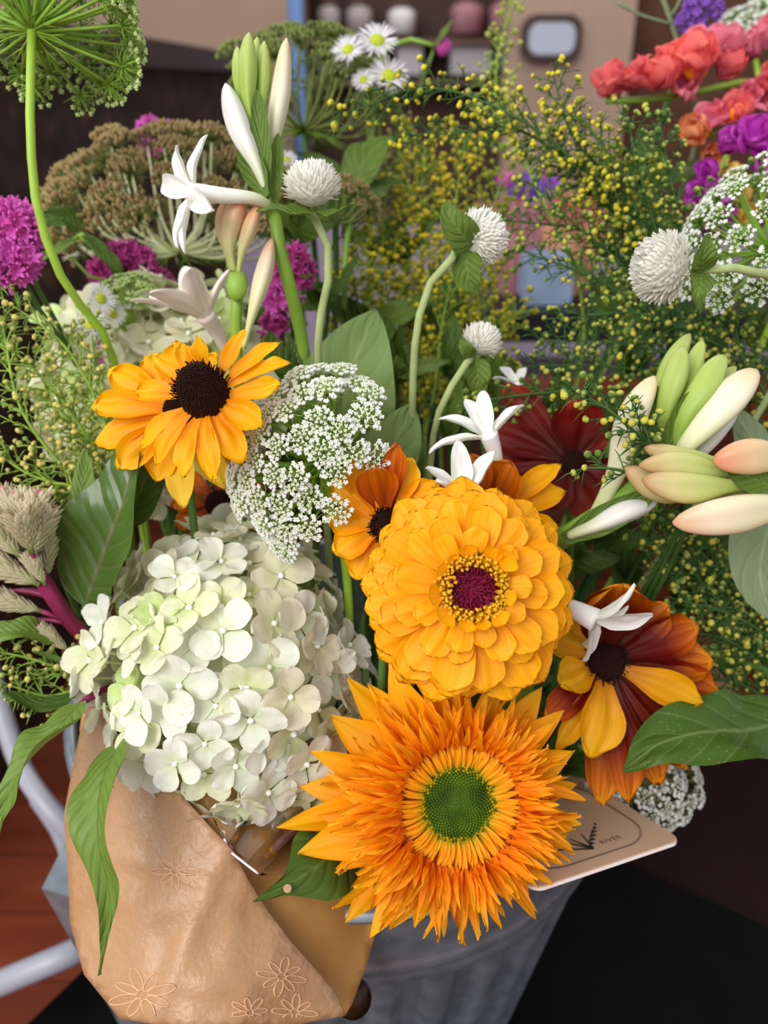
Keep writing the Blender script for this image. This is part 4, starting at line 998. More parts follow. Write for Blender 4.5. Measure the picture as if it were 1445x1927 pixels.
umbel(P(1185, 1470, .50), D(.3, .6, .7), .026, R(85), 26, .0065, ('floret_white', 'seed_green'), 'shaded white lace umbel below the mahogany flower on the bucket rim', [P(1170, 1500, .53)], 21, nfl=20, curve=.1)
umbel(P(1240, 1475, .53), D(.5, .3, .7), .022, R(85), 18, .0065, ('floret_white', 'seed_green'), 'small shaded lace umbel under the speckled leaf at the bucket rim', [P(1220, 1500, .55)], 23, nfl=20, curve=.1, bracts=False)
# ------------------------------------------------------------------ white globe flowers
GT = []
def globe(c, face, r, n, label, way, stem_r, leaves=(), seed=1, mat='gom', name='globe_amaranth', cat='globe flower', thick=.27, stem_mat='green_pale', sy=.85, lseed=0):
    rs = random.Random(seed); H = frame(c, face, D(1, 0, 0)); base = H @ Vector((0, 0, -r * .85))
    pts = stem_pts(base, way); t = flower_root(name, label, cat, pts); make_stem(t, pts, stem_r, M[stem_mat], taper=1.15)
    pe = [petal('lance', 1.0, thick, .9, b, 5, seed=i, nu=4, nv=6) for i, b in enumerate((40, 15, 60))]
    m = MB().ball((0, 0, 0), r * .72, 16, 12)
    for i in range(n):
        z = 1 - 1.72 * (i + .5) / n; rr = math.sqrt(max(0, 1 - z * z)); a = i * 2.39996
        q = Vector((rr * math.cos(a), rr * math.sin(a), z))
        dr = (q + Vector((0, 0, .55)) + Vector((rs.uniform(-1, 1), rs.uniform(-1, 1), rs.uniform(-1, 1))) * .16).normalized()
        Mx = frame(q * r * .62, (Vector((0, 0, 1)) if abs(dr.z) < .95 else Vector((1, 0, 0))).cross(dr).cross(dr) * -1, dr)
        m.add(pe[i % 3], Mx @ S(r * rs.uniform(.42, .52)) )
    part('bloom_head', m.mesh('bloom_head', M[mat]), t, H @ Matrix.Diagonal((1, 1, sy, 1)))
    GT.append(t)
    for i, (a, L_, w_, el, bd) in enumerate(leaves):
        pl = petal('ovate', L_, w_, .3, bd, 0, wave=.002, seed=i + lseed, nu=8, nv=12)
        part('leaf', pl.mesh('leaf', M['leaf_mid']), t, H @ T(0, 0, -r * .8) @ RZ(R(a)) @ RY(R(-el)))
    return t, H
g = .40 / F
globe(P(587, 352, .40), D(.0, .95, .35), .0145, 330, 'round white globe flower beside the tall tuberose spike', [P(605, 420, .405), P(620, 500, .41), P(602, 600, .42), P(598, 660, .43)], .0019, (), 1)
globe(P(905, 446, .42), D(.75, .30, .1), .0150, 330, 'white globe flower with an oval green leaf over its back, on a curved stem', [P(868, 468, .415), P(805, 540, .41), P(782, 640, .42), P(776, 760, .44)], .0019, (), 2)
globe(P(1250, 503, .385), D(-.95, .05, .18), .0172, 400, 'largest white globe flower, facing left beside two round green leaves', [P(1345, 500, .385), P(1400, 508, .385), P(1465, 530, .40), P(1500, 640, .45)], .0019, (), 3)
globe(P(906, 642, .44), D(.45, .85, .2), .0115, 260, 'smallest white globe flower, above the open white tuberose', [P(880, 680, .43), P(832, 760, .43), P(812, 850, .45)], .0018, (), 4)
globe(P(832, 86, .70), D(.95, -.1, .1), .0088, 90, 'tiny magenta globe flower high above the yellow buttons', [P(800, 82, .70), P(760, 74, .71), P(722, 95, .72), P(700, 260, .74)], .0017, ((100, .032, .014, 30, 10), (-100, .045, .02, -20, 0)), 6, mat='magenta', stem_mat='green')
# ------------------------------------------------------------------ tuberoses
def bud_mesh(pts, rmax, base=.34, n=26, sides=36, groove=.11, tip=1.0):
    q = spline(pts, n); rr = []
    for i in range(n):
        t = i / (n - 1)
        r = base + (1 - base) * sm(.12, .66, t)
        if t > .66: r *= max(0.0, 1 - ((t - .66) / .345) ** 2.0) ** .62 * .97 + .03 * (t < .99)
        rr.append(r * rmax)
    return MB().tube(q, rr, sides, groove=groove)
def bud(t, pts, rmax, mat, **kw):
    return part('flower_bud', bud_mesh(pts, rmax, **kw).mesh('flower_bud', M[mat]), t)
def bract(t, base, tip, w, mat='leaf_mid', nrm=None, cup=.5, bend=0, name='bract'):
    x = tip - base; n_ = nrm or D(0, 0, 1)
    Mx = frame(base, n_ - x.normalized() * n_.dot(x.normalized()), x)
    return part(name, petal('lance', x.length, w, cup, bend, 0, seed=3, nu=8, nv=12).mesh('bract', M[mat]), t, Mx)
def star(t, c, face, L_, W_, elev, seed=1, n=6, name='petal', angs=None, bend=-25, roll=.3, mat='petal_white'):
    rs = random.Random(seed); H = frame(c, face, D(1, 0, 0))
    for i in range(n):
        a = (angs[i] if angs else i * 360 / n + rs.uniform(-10, 10)); e = elev[i] if hasattr(elev, '__len__') else elev
        l_ = L_[i] if hasattr(L_, '__len__') else L_
        pm_ = petal('lance', l_, W_, .35, bend + rs.uniform(-8, 8), 0, roll=roll, seed=seed * 7 + i, nu=8, nv=14, wave=.0012)
        m2 = MB(); m2.add(pm_, Matrix.Identity(4)); m2.add(pm_, T(.0002, 0, -.0007))
        part(name, m2.mesh('petal', M[mat]), t, H @ RZ(R(a)) @ T(W_ * .10, 0, -.0022) @ RY(R(-e)))
# tall spike
pts = [P(515, 400, .41), P(520, 440, .412), P(545, 540, .425), P(572, 665, .45)]; pts += to_bucket(pts[-1])
t = flower_root('tuberose', 'tall tuberose spike with lime green buds on top and three long white ones', 'tuberose', pts); make_stem(t, pts, .0033, M['green'], name='stem')
d = .41
for q, r, mt in (([(478, 260, d), (462, 200, d), (452, 150, d), (446, 88, d)], .0034, 'tube_green'), ([(486, 270, d - .004), (470, 210, d - .006), (466, 130, d - .006), (468, 62, d - .004)], .0044, 'tube_green'), ([(492, 270, d), (492, 200, d), (496, 130, d), (497, 78, d)], .0037, 'tube_green'), ([(480, 250, d + .006), (478, 180, d + .008), (482, 110, d + .008), (484, 70, d + .006)], .0035, 'tube_green'),
                 ([(505, 385, d - .004), (490, 330, d - .010), (450, 240, d - .010), (424, 158, d - .006)], .0054, 'tube_white'), ([(512, 400, d), (508, 300, d), (528, 180, d), (539, 72, d)], .0046, 'tube_cream')):
    bud(t, [P(*a) for a in q], r, mt)
part('flower_stalk', MB().tube(spline([P(515, 405, .41), P(500, 330, .412), P(484, 255, .411)], 12), [.0040, .0036, .0036, .0036, .0034, .0034, .0032, .0032, .003, .003, .0028, .0026], 12).mesh('flower_stalk', M['green']), t)
for a, b_, w_ in (((500, 375, .402), (484, 168, .400), .0095), ((498, 372, .400), (455, 268, .402), .012), ((520, 375, .405), (523, 250, .404), .007)):
    bract(t, P(*a), P(*b_), w_, 'leaf_mid')
tb = [P(506, 388, .405), P(480, 374, .398), P(420, 368, .392), P(352, 362, .388)]
q = spline(tb, 16); part('flower_tube', MB().tube(q, [.0026 + .0022 * (i / 15) ** 1.5 for i in range(16)], 16).mesh('flower_tube', M['tube_white']), t)
star(t, P(356, 362, .389), D(-.85, .05, .45), [.032, .029, .025, .025, .027, .022], .0105, [30, 25, 10, 20, 18, 5], 3, 6, angs=[150, 112, 60, 235, 262, -40], mat='petal_white', bend=-30)
# shorter spike with salmon buds
pts = [P(447, 535, .415), P(444, 600, .42), P(446, 680, .43)]; pts += to_bucket(pts[-1])
t = flower_root('tuberose', 'short tuberose spike with salmon pink buds in front of the tall one', 'tuberose', pts); make_stem(t, pts, .0028, M['green'])
for q, r, mt in (([(440, 510, .41), (432, 460, .405), (440, 410, .402), (458, 370, .40)], .0052, 'tube_pink'), ([(436, 510, .412), (424, 460, .41), (418, 420, .41), (420, 380, .41)], .0034, 'tube_pink'), ([(448, 515, .41), (456, 470, .405), (472, 425, .402), (486, 385, .402)], .0036, 'tube_pink'), ([(430, 505, .416), (428, 460, .418), (432, 400, .42), (438, 385, .42)], .003, 'tube_green'), ([(458, 655, .418), (478, 580, .412), (498, 510, .41), (512, 448, .41)], .0042, 'tube_blush')):
    bud(t, [P(*a) for a in q], r, mt)
part('bud_base', MB().ball((0, 0, 0), .0052, 16, 12, 1, 1, 1.5).mesh('bud_base', M['green']), t, frame(P(446, 536, .412), D(.05, 1, 0)))
# blush open flower in front of the cream hydrangea
pts = [P(420, 655, .47), P(440, 700, .49)]; pts += to_bucket(pts[-1])
t = flower_root('tuberose', 'open blush white tuberose flower on the cream hydrangea', 'tuberose', pts); make_stem(t, pts, .0022, M['green'])
q = spline([P(425, 660, .465), P(405, 620, .455), P(385, 590, .445)], 12); part('flower_tube', MB().tube(q, [.0026 + .0028 * (i / 11) for i in range(12)], 14).mesh('flower_tube', M['petal_blush']), t)
star(t, P(385, 592, .445), D(-.45, .75, .35), [.038, .036, .034, .038, .030, .034], .0135, [55, 50, 62, 52, 40, 58], 5, 6, angs=[200, 150, 95, 250, 20, 300], mat='petal_blush', bend=-25)
# right tuberose spike, pointing up right from the middle
pts = [P(1215, 905, .405), P(1150, 955, .41), P(1065, 1010, .425), P(1000, 1060, .46)]; pts += to_bucket(pts[-1])
t = flower_root('tuberose', 'tuberose spike leaning right with a fan of pale green buds and three thick white ones', 'tuberose', pts); make_stem(t, pts, .0052, M['green'])
d = .40
for q, r, mt in (([(1120, 975, .412), (1165, 880, .404), (1190, 790, .397), (1232, 708, .395)], .0070, 'tube_cream'), ([(1250, 860, .405), (1240, 780, .408), (1265, 690, .41), (1298, 628, .412)], .0052, 'tube_green'), ([(1255, 850, .400), (1252, 780, .396), (1275, 700, .394), (1285, 652, .396)], .0056, 'tube_green'), ([(1262, 850, .398), (1285, 790, .392), (1325, 730, .390), (1362, 668, .394)], .0060, 'tube_green'), ([(1262, 850, .403), (1276, 780, .400), (1300, 710, .402), (1322, 640, .404)], .0046, 'tube_green'), ([(1268, 850, .403), (1300, 790, .400), (1345, 730, .401), (1385, 690, .402)], .0042, 'tube_green'), ([(1250, 850, .41), (1252, 800, .412), (1290, 700, .416), (1312, 660, .416)], .0052, 'tube_green'),
                 ([(1255, 880, .40), (1300, 830, .392), (1360, 765, .388), (1424, 696, .390)], .0078, 'tube_cream'), ([(1250, 905, .41), (1310, 850, .406), (1350, 800, .404), (1388, 755, .404)], .0064, 'tube_white'), ([(1070, 1008, .41), (1120, 990, .404), (1180, 962, .402), (1235, 945, .404)], .0054, 'tube_white')):
    bud(t, [P(*a) for a in q], r, mt, base=.5)
part('flower_stalk', MB().tube(spline([P(1215, 905, .405), P(1240, 870, .403), P(1262, 820, .402)], 10), [.0052 - .0002 * i for i in range(10)], 12).mesh('flower_stalk', M['green']), t)
for a, b_, w_ in (((1245, 870, .396), (1302, 735, .388), .012), ((1060, 1015, .41), (1235, 925, .398), .014), ((1240, 850, .400), (1228, 715, .398), .008)):
    bract(t, P(*a), P(*b_), w_, 'leaf_mid')
# right edge tuberose, buds pointing left
pts = [P(1440, 895, .375), P(1520, 900, .385), P(1580, 960, .42), P(1560, 1150, .47)]; pts += to_bucket(pts[-1])
t = flower_root('tuberose', 'tuberose with thick blush-tipped buds pointing left from the right edge', 'tuberose', pts); make_stem(t, pts, .0052, M['green'])
for q, r, mt in (([(1420, 912, .372), (1360, 915, .366), (1290, 918, .362), (1208, 902, .362)], .0064, 'tube_blushgreen'), ([(1410, 893, .378), (1340, 885, .37), (1270, 872, .368), (1202, 876, .368)], .0052, 'tube_blushgreen'), ([(1400, 905, .385), (1320, 915, .382), (1240, 918, .380), (1176, 880, .378)], .0062, 'tube_blushgreen'), ([(1400, 880, .385), (1330, 868, .382), (1270, 858, .380), (1212, 842, .380)], .0046, 'tube_blushgreen'),
                 ([(1520, 878, .37), (1460, 862, .364), (1400, 858, .360), (1343, 868, .358)], .0074, 'tube_pink'), ([(1560, 948, .368), (1470, 952, .362), (1370, 968, .356), (1266, 984, .356)], .0078, 'tube_blush'), ([(1560, 950, .38), (1480, 952, .378), (1400, 955, .376), (1300, 968, .376)], .0068, 'tube_pink')):
    bud(t, [P(*a) for a in q], r, mt)
bract(t, P(1450, 915, .366), P(1368, 880, .366), .014, 'leaf_mid')
# open flowers tucked around the zinnia
def open_flower(way, tubep, tr, face, L_, W_, el, angs, label, seed, mat='petal_white', bend=-30):
    pts = list(way); pts += to_bucket(pts[-1])
    t = flower_root('tuberose_flower', label, 'tuberose', pts); make_stem(t, pts, .0018, M['green'])
    q = spline(tubep, 14); n_ = len(q)
    part('flower_tube', MB().tube(q, [tr * (.6 + .5 * (i / (n_ - 1))) for i in range(n_)], 14).mesh('flower_tube', M['tube_white']), t)
    star(t, q[-1], face, L_, W_, el, seed, len(angs), angs=angs, bend=bend, mat=mat)
open_flower([P(938, 880, .405), P(950, 930, .42)], [P(938, 885, .405), P(930, 850, .40), P(918, 815, .395)], .0042, D(-.25, .9, .3), [.026, .029, .026, .022, .024], .0082, [45, 20, 62, 40, 60], [150, 195, 80, 20, 110], 'open white tuberose flower standing above the zinnia', 3, bend=-35)
open_flower([P(872, 965, .39), P(880, 1010, .41)], [P(872, 968, .385), P(872, 945, .38), P(872, 925, .376)], .0034, D(0, .9, .4), [.0245, .024, .020, .018], .0098, [68, 50, 40, 40], [100, 35, 165, 215], 'white tuberose flower whose petals rise from behind the zinnia top', 5, bend=-10)
open_flower([P(1040, 1130, .40), P(1010, 1180, .42)], [P(1040, 1132, .39), P(1082, 1148, .383), P(1122, 1168, .378)], .0050, D(.78, -.40, .35), [.029, .030, .027, .026, .016], .0105, [62, 12, 36, 22, 60], [-10, -78, 70, -100, 40], 'white tuberose flower with a drooping petal over the mahogany flower', 7, bend=-28)
open_flower([P(985, 760, .47), P(960, 820, .48)], [P(985, 758, .465), P(978, 735, .46), P(972, 720, .458)], .0028, D(-.2, .9, .3), [.016, .016, .014], .006, [55, 40, 50], [120, 60, 190], 'small white blossom half hidden behind the green button spray tip', 9)
# ------------------------------------------------------------------ pink clusters, daisies, snapdragons, verbena, celosia
FL = {}
def floret5(mk, r=.005, seed=0, n=6):
    key = (mk, round(r, 4))
    if key not in FL:
        m = MB(); pe = petal('lance', r * 1.15, r * .5, .3, 25, 10, wave=r * .3, seed=seed, nu=4, nv=6)
        for j in range(n): m.add(pe, RZ(j * 6.283 / n) @ RY(R(-20)))
        m.tube([Vector((0, 0, -r * 1.6)), Vector((0, 0, 0))], [r * .10, r * .18], 5)
        FL[key] = m.mesh('floret', M[mk])
    return FL[key]
def cluster(c, rx, ry, n, fr, mk, label, way=(), name='pink_phlox', cat='flower cluster', face=None, seed=1, stem_r=.0014, leaf=None):
    rs = random.Random(seed); H = frame(c, face or D(-.1, .3, 1), D(1, 0, 0)); pts = stem_pts(c, way)
    t = flower_root(name, label, cat, pts); make_stem(t, pts, stem_r, M['green_dark'])
    me = floret5(mk, fr)
    for i in range(n):
        z = 1 - 1.5 * (i + .5) / n; r = math.sqrt(max(0, 1 - z * z)); a = i * 2.39996
        q = Vector((r * math.cos(a), r * math.sin(a), z)); k_ = rs.uniform(.75, 1.08)
        p = H @ Vector((q.x * rx * k_, q.y * ry * k_, q.z * min(rx, ry) * k_))
        nr = ((H.to_3x3() @ q) + Vector((rs.uniform(-1, 1), rs.uniform(-1, 1), rs.uniform(-1, 1))) * .5).normalized()
        part('floret', me, t, frame(p, nr, Vector((rs.uniform(-1, 1), rs.uniform(-1, 1), .1))) @ S(rs.uniform(.8, 1.2)))
    return t
k5 = .50 / F
cluster(P(26, 425, .44), 44 * .44 / F, 40 * .44 / F, 40, .0058, 'magenta', 'bright pink frilly cluster at the left edge, upper part', [P(60, 520, .46), P(150, 700, .5)], seed=1)
cluster(P(28, 492, .44), 38 * .44 / F, 36 * .44 / F, 32, .0058, 'magenta', 'bright pink frilly cluster just below the one at the left edge', [P(60, 560, .46), P(160, 720, .5)], seed=2)
cluster(P(290, 258, .60), 26 * .6 / F, 25 * .6 / F, 18, .0062, 'magenta', 'small pink cluster standing above the brown seed head', [P(306, 330, .64)], seed=3)
cluster(P(548, 510, .50), 32 * k5, 38 * k5, 30, .0055, 'pink_deep', 'deep pink cluster between the tuberose stem and the hairy stem', [P(550, 600, .52)], seed=4)
cluster(P(530, 560, .50), 24 * k5, 30 * k5, 20, .0055, 'magenta', 'pink tuft just left of the green tuberose stem', [P(535, 640, .52)], seed=5)
cluster(P(516, 614, .51), 18 * k5, 26 * k5, 14, .0055, 'pink_deep', 'small deep pink tuft low between the stems', [P(520, 680, .53)], seed=6)
cluster(P(238, 492, .54), 44 * .54 / F, 24 * .54 / F, 28, .006, 'pink_deep', 'deep pink cluster under the brown seed head', [P(240, 560, .56)], seed=7)
cluster(P(196, 515, .54), 20 * .54 / F, 24 * .54 / F, 14, .006, 'pink_deep', 'small deep pink cluster at the end of the dark green leaf', [P(215, 580, .56)], seed=8)
cluster(P(290, 545, .55), 30 * .55 / F, 34 * .55 / F, 20, .006, 'pink_deep', 'dusky pink cluster above the cream hydrangea', [P(290, 600, .57)], seed=9)
cluster(P(198, 662, .50), 18 * k5, 24 * k5, 18, .005, 'magenta', 'round pink tuft beside the long curved green stem', [P(215, 720, .52)], seed=10)
cluster(P(1322, 18, .60), 34 * .6 / F, 26 * .6 / F, 26, .0045, 'verbena', 'purple verbena cluster at the top above the coral snapdragon', [P(1290, 60, .62), P(1265, 160, .63)], name='verbena', seed=11, stem_r=.0016)
cluster(P(1300, 44, .61), 24 * .6 / F, 20 * .6 / F, 16, .0045, 'verbena', 'smaller purple verbena cluster hanging under the upper one', [P(1285, 90, .62), P(1270, 160, .63)], name='verbena', seed=12, stem_r=.0012)
pts = [P(1232, -40, .61), P(1252, 10, .61), P(1272, 70, .615), P(1290, 120, .62), P(1310, 260, .64)]; pts += to_bucket(pts[-1])
t = flower_root('verbena', 'grey green verbena stalk rising beside the coral snapdragon', 'verbena', pts)
part('stem', MB().tube(spline(pts, 40), .0018, 8).mesh('stem', M['leaf_grey']), t)
part('side_stem', MB().tube(spline([P(1262, 45, .612), P(1205, 28, .61), P(1160, 5, .61)], 10), .0011, 6).mesh('side_stem', M['leaf_grey']), t)
part('side_stem', MB().tube(spline([P(1262, 30, .612), P(1275, 10, .61), P(1285, -20, .61)], 10), .0011, 6).mesh('side_stem', M['leaf_grey']), t)
def daisy(c, face, r, label, way=(), seed=1, n=70, stem_mat='green', nodisc=False):
    rs = random.Random(seed); H = frame(c, face, D(1, 0, 0)); pts = stem_pts(c, way)
    t = flower_root('fleabane_daisy', label, 'daisy', pts); make_stem(t, pts, .0009, M[stem_mat])
    m = MB(); pe = petal('strip', 1, .075, .1, -12, 8, nu=2, nv=5)
    for i in range(n):
        a = i * 6.283 / n; m.add(pe, RZ(a + rs.uniform(-.04, .04)) @ T(r * .28, 0, 0) @ RY(R(rs.uniform(-22, 12))) @ S(r * .74 * rs.uniform(.9, 1.08)))
    part('ray_florets', m.mesh('ray_florets', M['daisy']), t, H)
    part('disc', MB().ball((0, 0, 0), r * .34, 16, 10, 1, 1, .55).mesh('disc', M['daisy_disc']), t, H)
    return t
daisy(P(710, 76, .555), D(.05, .25, 1), 37 * .62 / F, 'white daisy with a green centre, highest of the daisies at the top', [P(705, 130, .64), P(700, 300, .66)], 1)
daisy(P(655, 93, .55), D(-.25, .25, 1), 30 * .62 / F, 'white daisy overlapping the left of the highest daisy', [P(680, 150, .64), P(695, 300, .66)], 2)
daisy(P(732, 142, .56), D(.2, .3, 1), 36 * .64 / F, 'faint white daisy just under the highest daisy', [P(715, 220, .66)], 3)
daisy(P(684, 150, .56), D(-.2, .2, 1), 22 * .64 / F, 'small faint white daisy half hidden by yellow buttons', [P(700, 220, .66)], 4)
daisy(P(190, 562, .47), D(.6, .1, .6), 32 * .47 / F, 'white daisy turned sideways left of the lime umbel', [P(230, 600, .49)], 5)
daisy(P(170, 612, .46), D(.1, .55, .7), 36 * .46 / F, 'white daisy behind the long curved green stem', [P(200, 650, .48)], 6)
daisy(P(212, 590, .48), D(.5, -.1, .6), 28 * .48 / F, 'blurred white daisy touching the lime umbel', [P(240, 640, .5)], 7)
daisy(P(134, 484, .48), D(-.35, .85, .15), 20 * .48 / F, 'small half-open daisy bud right of the curved stem', [P(155, 515, .48), P(205, 530, .5), P(240, 600, .52)], 8)
daisy(P(540, 300, .55), D(.2, .5, 1), 22 * .55 / F, 'small white daisy between the tuberose bud and the globe flower', [P(545, 400, .57)], 9)
def bloom(t, c, face, r, mk, seed, throat=False, n=6):
    rs = random.Random(seed); H = frame(c, face, Vector((rs.uniform(-1, 1), rs.uniform(-1, 1), .3))); m = MB()
    for j in range(n):
        pe = petal('round', r * rs.uniform(.85, 1.15), r * .95, .3, rs.uniform(20, 60), rs.uniform(-5, 10), wave=r * .3, seed=seed * 9 + j, nu=8, nv=9)
        m.add(pe, RZ(j * 6.283 / n + rs.uniform(-.2, .2)) @ RY(R(-rs.uniform(15, 60))))
    b = part('bloom', m.mesh('bloom', M[mk]), t, H)
    if throat: part('throat', MB().ball((0, 0, r * .35), r * .38, 12, 8, 1, .7, 1).mesh('throat', M['throat']), b, H)
def snap(pathp, blooms, label, way, name='snapdragon'):
    pts = [P(*a) for a in pathp] + [P(*a) for a in way]; pts += to_bucket(pts[-1])
    t = flower_root(name, label, 'snapdragon', pts); make_stem(t, pts, .0022, M['green'])
    for i, (px, py, d, r, mk, fx, fy, fz, th) in enumerate(blooms): bloom(t, P(px, py, d), D(fx, fy, fz), r * 1.35 * d / F, mk, i + int(px), th)
ds = .58
snap([(1140, 190, ds), (1250, 185, ds), (1370, 160, ds)], [(1165, 182, ds, 46, 'coral', -.5, .8, .3, False), (1195, 175, ds - .01, 44, 'coral', -.2, .9, .4, False), (1232, 172, ds - .01, 52, 'coral', 0, .8, .6, False), (1262, 150, ds, 50, 'coral', .1, 1, .2, False), (1308, 150, ds - .01, 58, 'coral', -.1, .7, .7, True), (1338, 118, ds, 56, 'rose', .3, 1, .3, False), (1352, 150, ds, 44, 'coral', .5, .8, .2, False), (1285, 178, ds, 40, 'rose', 0, .2, 1, False)], 'coral red snapdragon spike lying level at the upper right', [(1440, 150, ds), (1520, 240, .6)])
snap([(1400, 110, .6), (1450, 90, .6)], [(1418, 112, .6, 46, 'rose', -.5, .5, .6, False), (1446, 85, .6, 44, 'rose', 0, .6, .6, False), (1440, 200, .58, 46, 'rose', -.3, .4, .8, False), (1405, 195, .58, 34, 'rose', -.3, .4, .8, False), (1450, 165, .58, 38, 'coral', 0, .4, .8, False)], 'rose pink snapdragon spike cut by the right edge', [(1500, 200, .6)])
snap([(1300, 270, .56), (1380, 240, .56)], [(1312, 268, .56, 40, 'peach', -.4, .3, .8, True), (1345, 235, .56, 36, 'rose', -.3, .5, .8, False), (1378, 222, .555, 34, 'coral', 0, .2, 1, True), (1330, 290, .565, 26, 'peach', 0, -.3, .8, False)], 'peach and coral snapdragon with orange throats, under the coral spike', [(1450, 300, .6)])
snap([(1360, 285, .55), (1430, 270, .55)], [(1372, 290, .55, 34, 'violet', -.3, .4, .8, False), (1412, 275, .545, 44, 'violet', 0, .3, 1, False), (1446, 268, .55, 44, 'violet', 0, .3, 1, False), (1425, 310, .55, 32, 'violet', .2, -.2, 1, False)], 'magenta violet snapdragon at the right edge', [(1500, 330, .58)])
snap([(1330, 330, .54), (1335, 440, .55)], [(1330, 340, .54, 34, 'violet', -.3, .3, .8, False), (1325, 380, .54, 36, 'violet', -.3, .3, .8, False), (1345, 400, .535, 32, 'violet', .3, .1, 1, False), (1328, 425, .54, 32, 'violet', -.1, -.2, 1, False), (1368, 378, .54, 34, 'butter', .3, .2, .9, False), (1385, 400, .54, 30, 'butter', .3, -.2, .9, False), (1362, 335, .545, 24, 'butter', .3, .4, .8, False)], 'violet and butter yellow snapdragon beside the largest globe flower', [(1360, 520, .56)])
# celosia
pts = [P(58, 1042, .42), P(80, 1090, .42), P(118, 1150, .43), P(170, 1215, .45)]; pts += to_bucket(pts[-1])
t = flower_root('celosia', 'pale plume celosia with a magenta stem at the left edge', 'celosia', pts)
make_stem(t, pts, .0042, M['magenta_stem'])
def spike(a, b, r, n, seed, tip=True, parent=None):
    rs = random.Random(seed); m = MB(); L_ = (b - a).length; ax = (b - a).normalized(); pe = petal('lance', 1, .2, .8, 10, 0, nu=4, nv=5)
    for i in range(n):
        q = (i + .5) / n; an = i * 2.39996; rr = r * (.55 + .6 * sm(0, .3, q)) * (1 - sm(.5, 1.05, q)) + r * .08
        Fm = frame(a + ax * L_ * q, ax, Vector((.3, .1, .9)))
        dr = (Fm.to_3x3() @ Vector((math.cos(an) * 1, math.sin(an) * 1, 1.5 + q))).normalized()
        m.add(pe, frame(a + ax * L_ * q, ax.cross(dr).cross(dr) * -1, dr) @ S(rr * rs.uniform(1.5, 2.1)))
    m.tube([a, b], [r * .2, r * .08], 6)
    s_ = part('flower_spike', m.mesh('flower_spike', M['celosia']), t)
    if tip: part('pink_tip', MB().ball((0, 0, 0), r * .20, 8, 6, 1, 1, 2.4).mesh('pink_tip', M['celosia_tip']), s_, frame(b, ax))
def PL(*a): return P(*a)
for i, (a, b, r, tip, joint) in enumerate((((50, 1045, .415), (5, 925, .415), .0082, False, None), ((45, 1040, .41), (30, 940, .405), .0085, False, None), ((55, 1045, .41), (72, 935, .405), .0085, True, None), ((60, 1050, .41), (94, 958, .408), .0070, True, None), ((88, 1088, .42), (94, 984, .42), .0062, True, None), ((40, 1050, .405), (-20, 985, .40), .008, False, None), ((60, 1040, .40), (40, 985, .39), .0085, False, None), ((75, 1100, .41), (-10, 1062, .405), .0085, False, None), ((85, 1100, .41), (58, 1052, .405), .0055, True, None), ((78, 1150, .425), (0, 1126, .42), .0068, False, (118, 1165, .43)), ((128, 1225, .43), (78, 1180, .425), .0048, True, (160, 1250, .45)))):
    if joint: part('branch', MB().tube([P(*joint), P(*a)], .0013, 6).mesh('branch', M['magenta_stem']), t)
    else: part('branch', MB().tube([P(80, 1090, .42), P(*a)], .0013, 6).mesh('branch', M['magenta_stem']), t)
    spike(P(*a), P(*b), r * .95, 190, i)
part('branch', MB().tube(spline([P(92, 1120, .425), P(50, 1112, .425), P(-20, 1118, .425)], 8), [.0022 - .0002 * i for i in range(8)], 6).mesh('branch', M['magenta_stem']), t)
part('branch', MB().tube(spline([P(118, 1170, .43), P(70, 1165, .43), P(30, 1172, .43)], 8), [.0014 - .00015 * i for i in range(8)], 6).mesh('branch', M['magenta_stem']), t)
# ------------------------------------------------------------------ leaves
def leaf_mesh(mid, wid, mat, nrm, fold=.25, und=.0, kind='ovate', seed=0, asym=0., n=26, name='leaf', thick=.0):
    q = spline(mid, n + 1); rs = random.Random(seed); o_ = rs.uniform(0, 40)
    fr_ = []; nn = nrm
    for i in range(n + 1):
        tg = (q[min(i + 1, n)] - q[max(i - 1, 0)]).normalized(); nn = (nn - tg * nn.dot(tg)).normalized(); fr_.append((q[i], tg.cross(nn), nn))
    def fn(u, v):
        f = v * n; k_ = min(int(f), n - 1); r = f - k_; a, b = fr_[k_], fr_[k_ + 1]
        c = a[0].lerp(b[0], r); s_ = a[1].lerp(b[1], r); z_ = a[2].lerp(b[2], r)
        s = 2 * u - 1; w_ = wid * prof(kind, v) * (1 + asym * s) * .5
        h_ = fold * abs(s) ** 1.3 * w_ + und * noise.noise(Vector((o_ + v * 4, s * 1.2, 0))) * abs(s) * sm(0, .2, v)
        h_ -= .015 * w_ * (.5 + .5 * math.cos((v * 9 - abs(s) * 1.6) * 6.283)) * abs(s)
        return c + s_ * (s * w_) + z_ * h_
    return MB().grid(fn, 12, 40).mesh(name, M[mat])
def leafy(name, label, base_pts, leaves, stem_r=.0018, stem_mat='green_dark', group=None):
    pts = list(base_pts); pts += to_bucket(pts[-1])
    t = thing(name, label, 'foliage', pts[-1], group); make_stem(t, pts, stem_r, M[stem_mat])
    for i, (mid, w_, mat, nr, fold, und, kind) in enumerate(leaves):
        lf = part('leaf', leaf_mesh(mid, w_, mat, nr, fold, und, kind, i), t)
        near = min(spline(pts, 60), key=lambda p: (p - mid[0]).length)
        if (near - mid[0]).length > .004: part('petiole', MB().tube(spline([near, near.lerp(mid[0], .5), mid[0]], 6), stem_r * .6, 6).mesh('petiole', M[stem_mat]), t)
    return t
def PP(*l, d=None): return [P(*a) if len(a) == 3 else P(a[0], a[1], d) for a in l]
V = D(0, .2, 1)
k4 = .44 / F
leafy('leafy_branch', 'big soft green oval leaf with a downy edge, behind the lace umbel', [P(640, 880, .47), P(650, 960, .49)], [(PP((644, 870, .462), (644, 780, .452), (668, 680, .446), (708, 582, .452)), 205 * k4, 'leaf_big', D(-.1, .2, 1), .15, .004, 'ovate')])
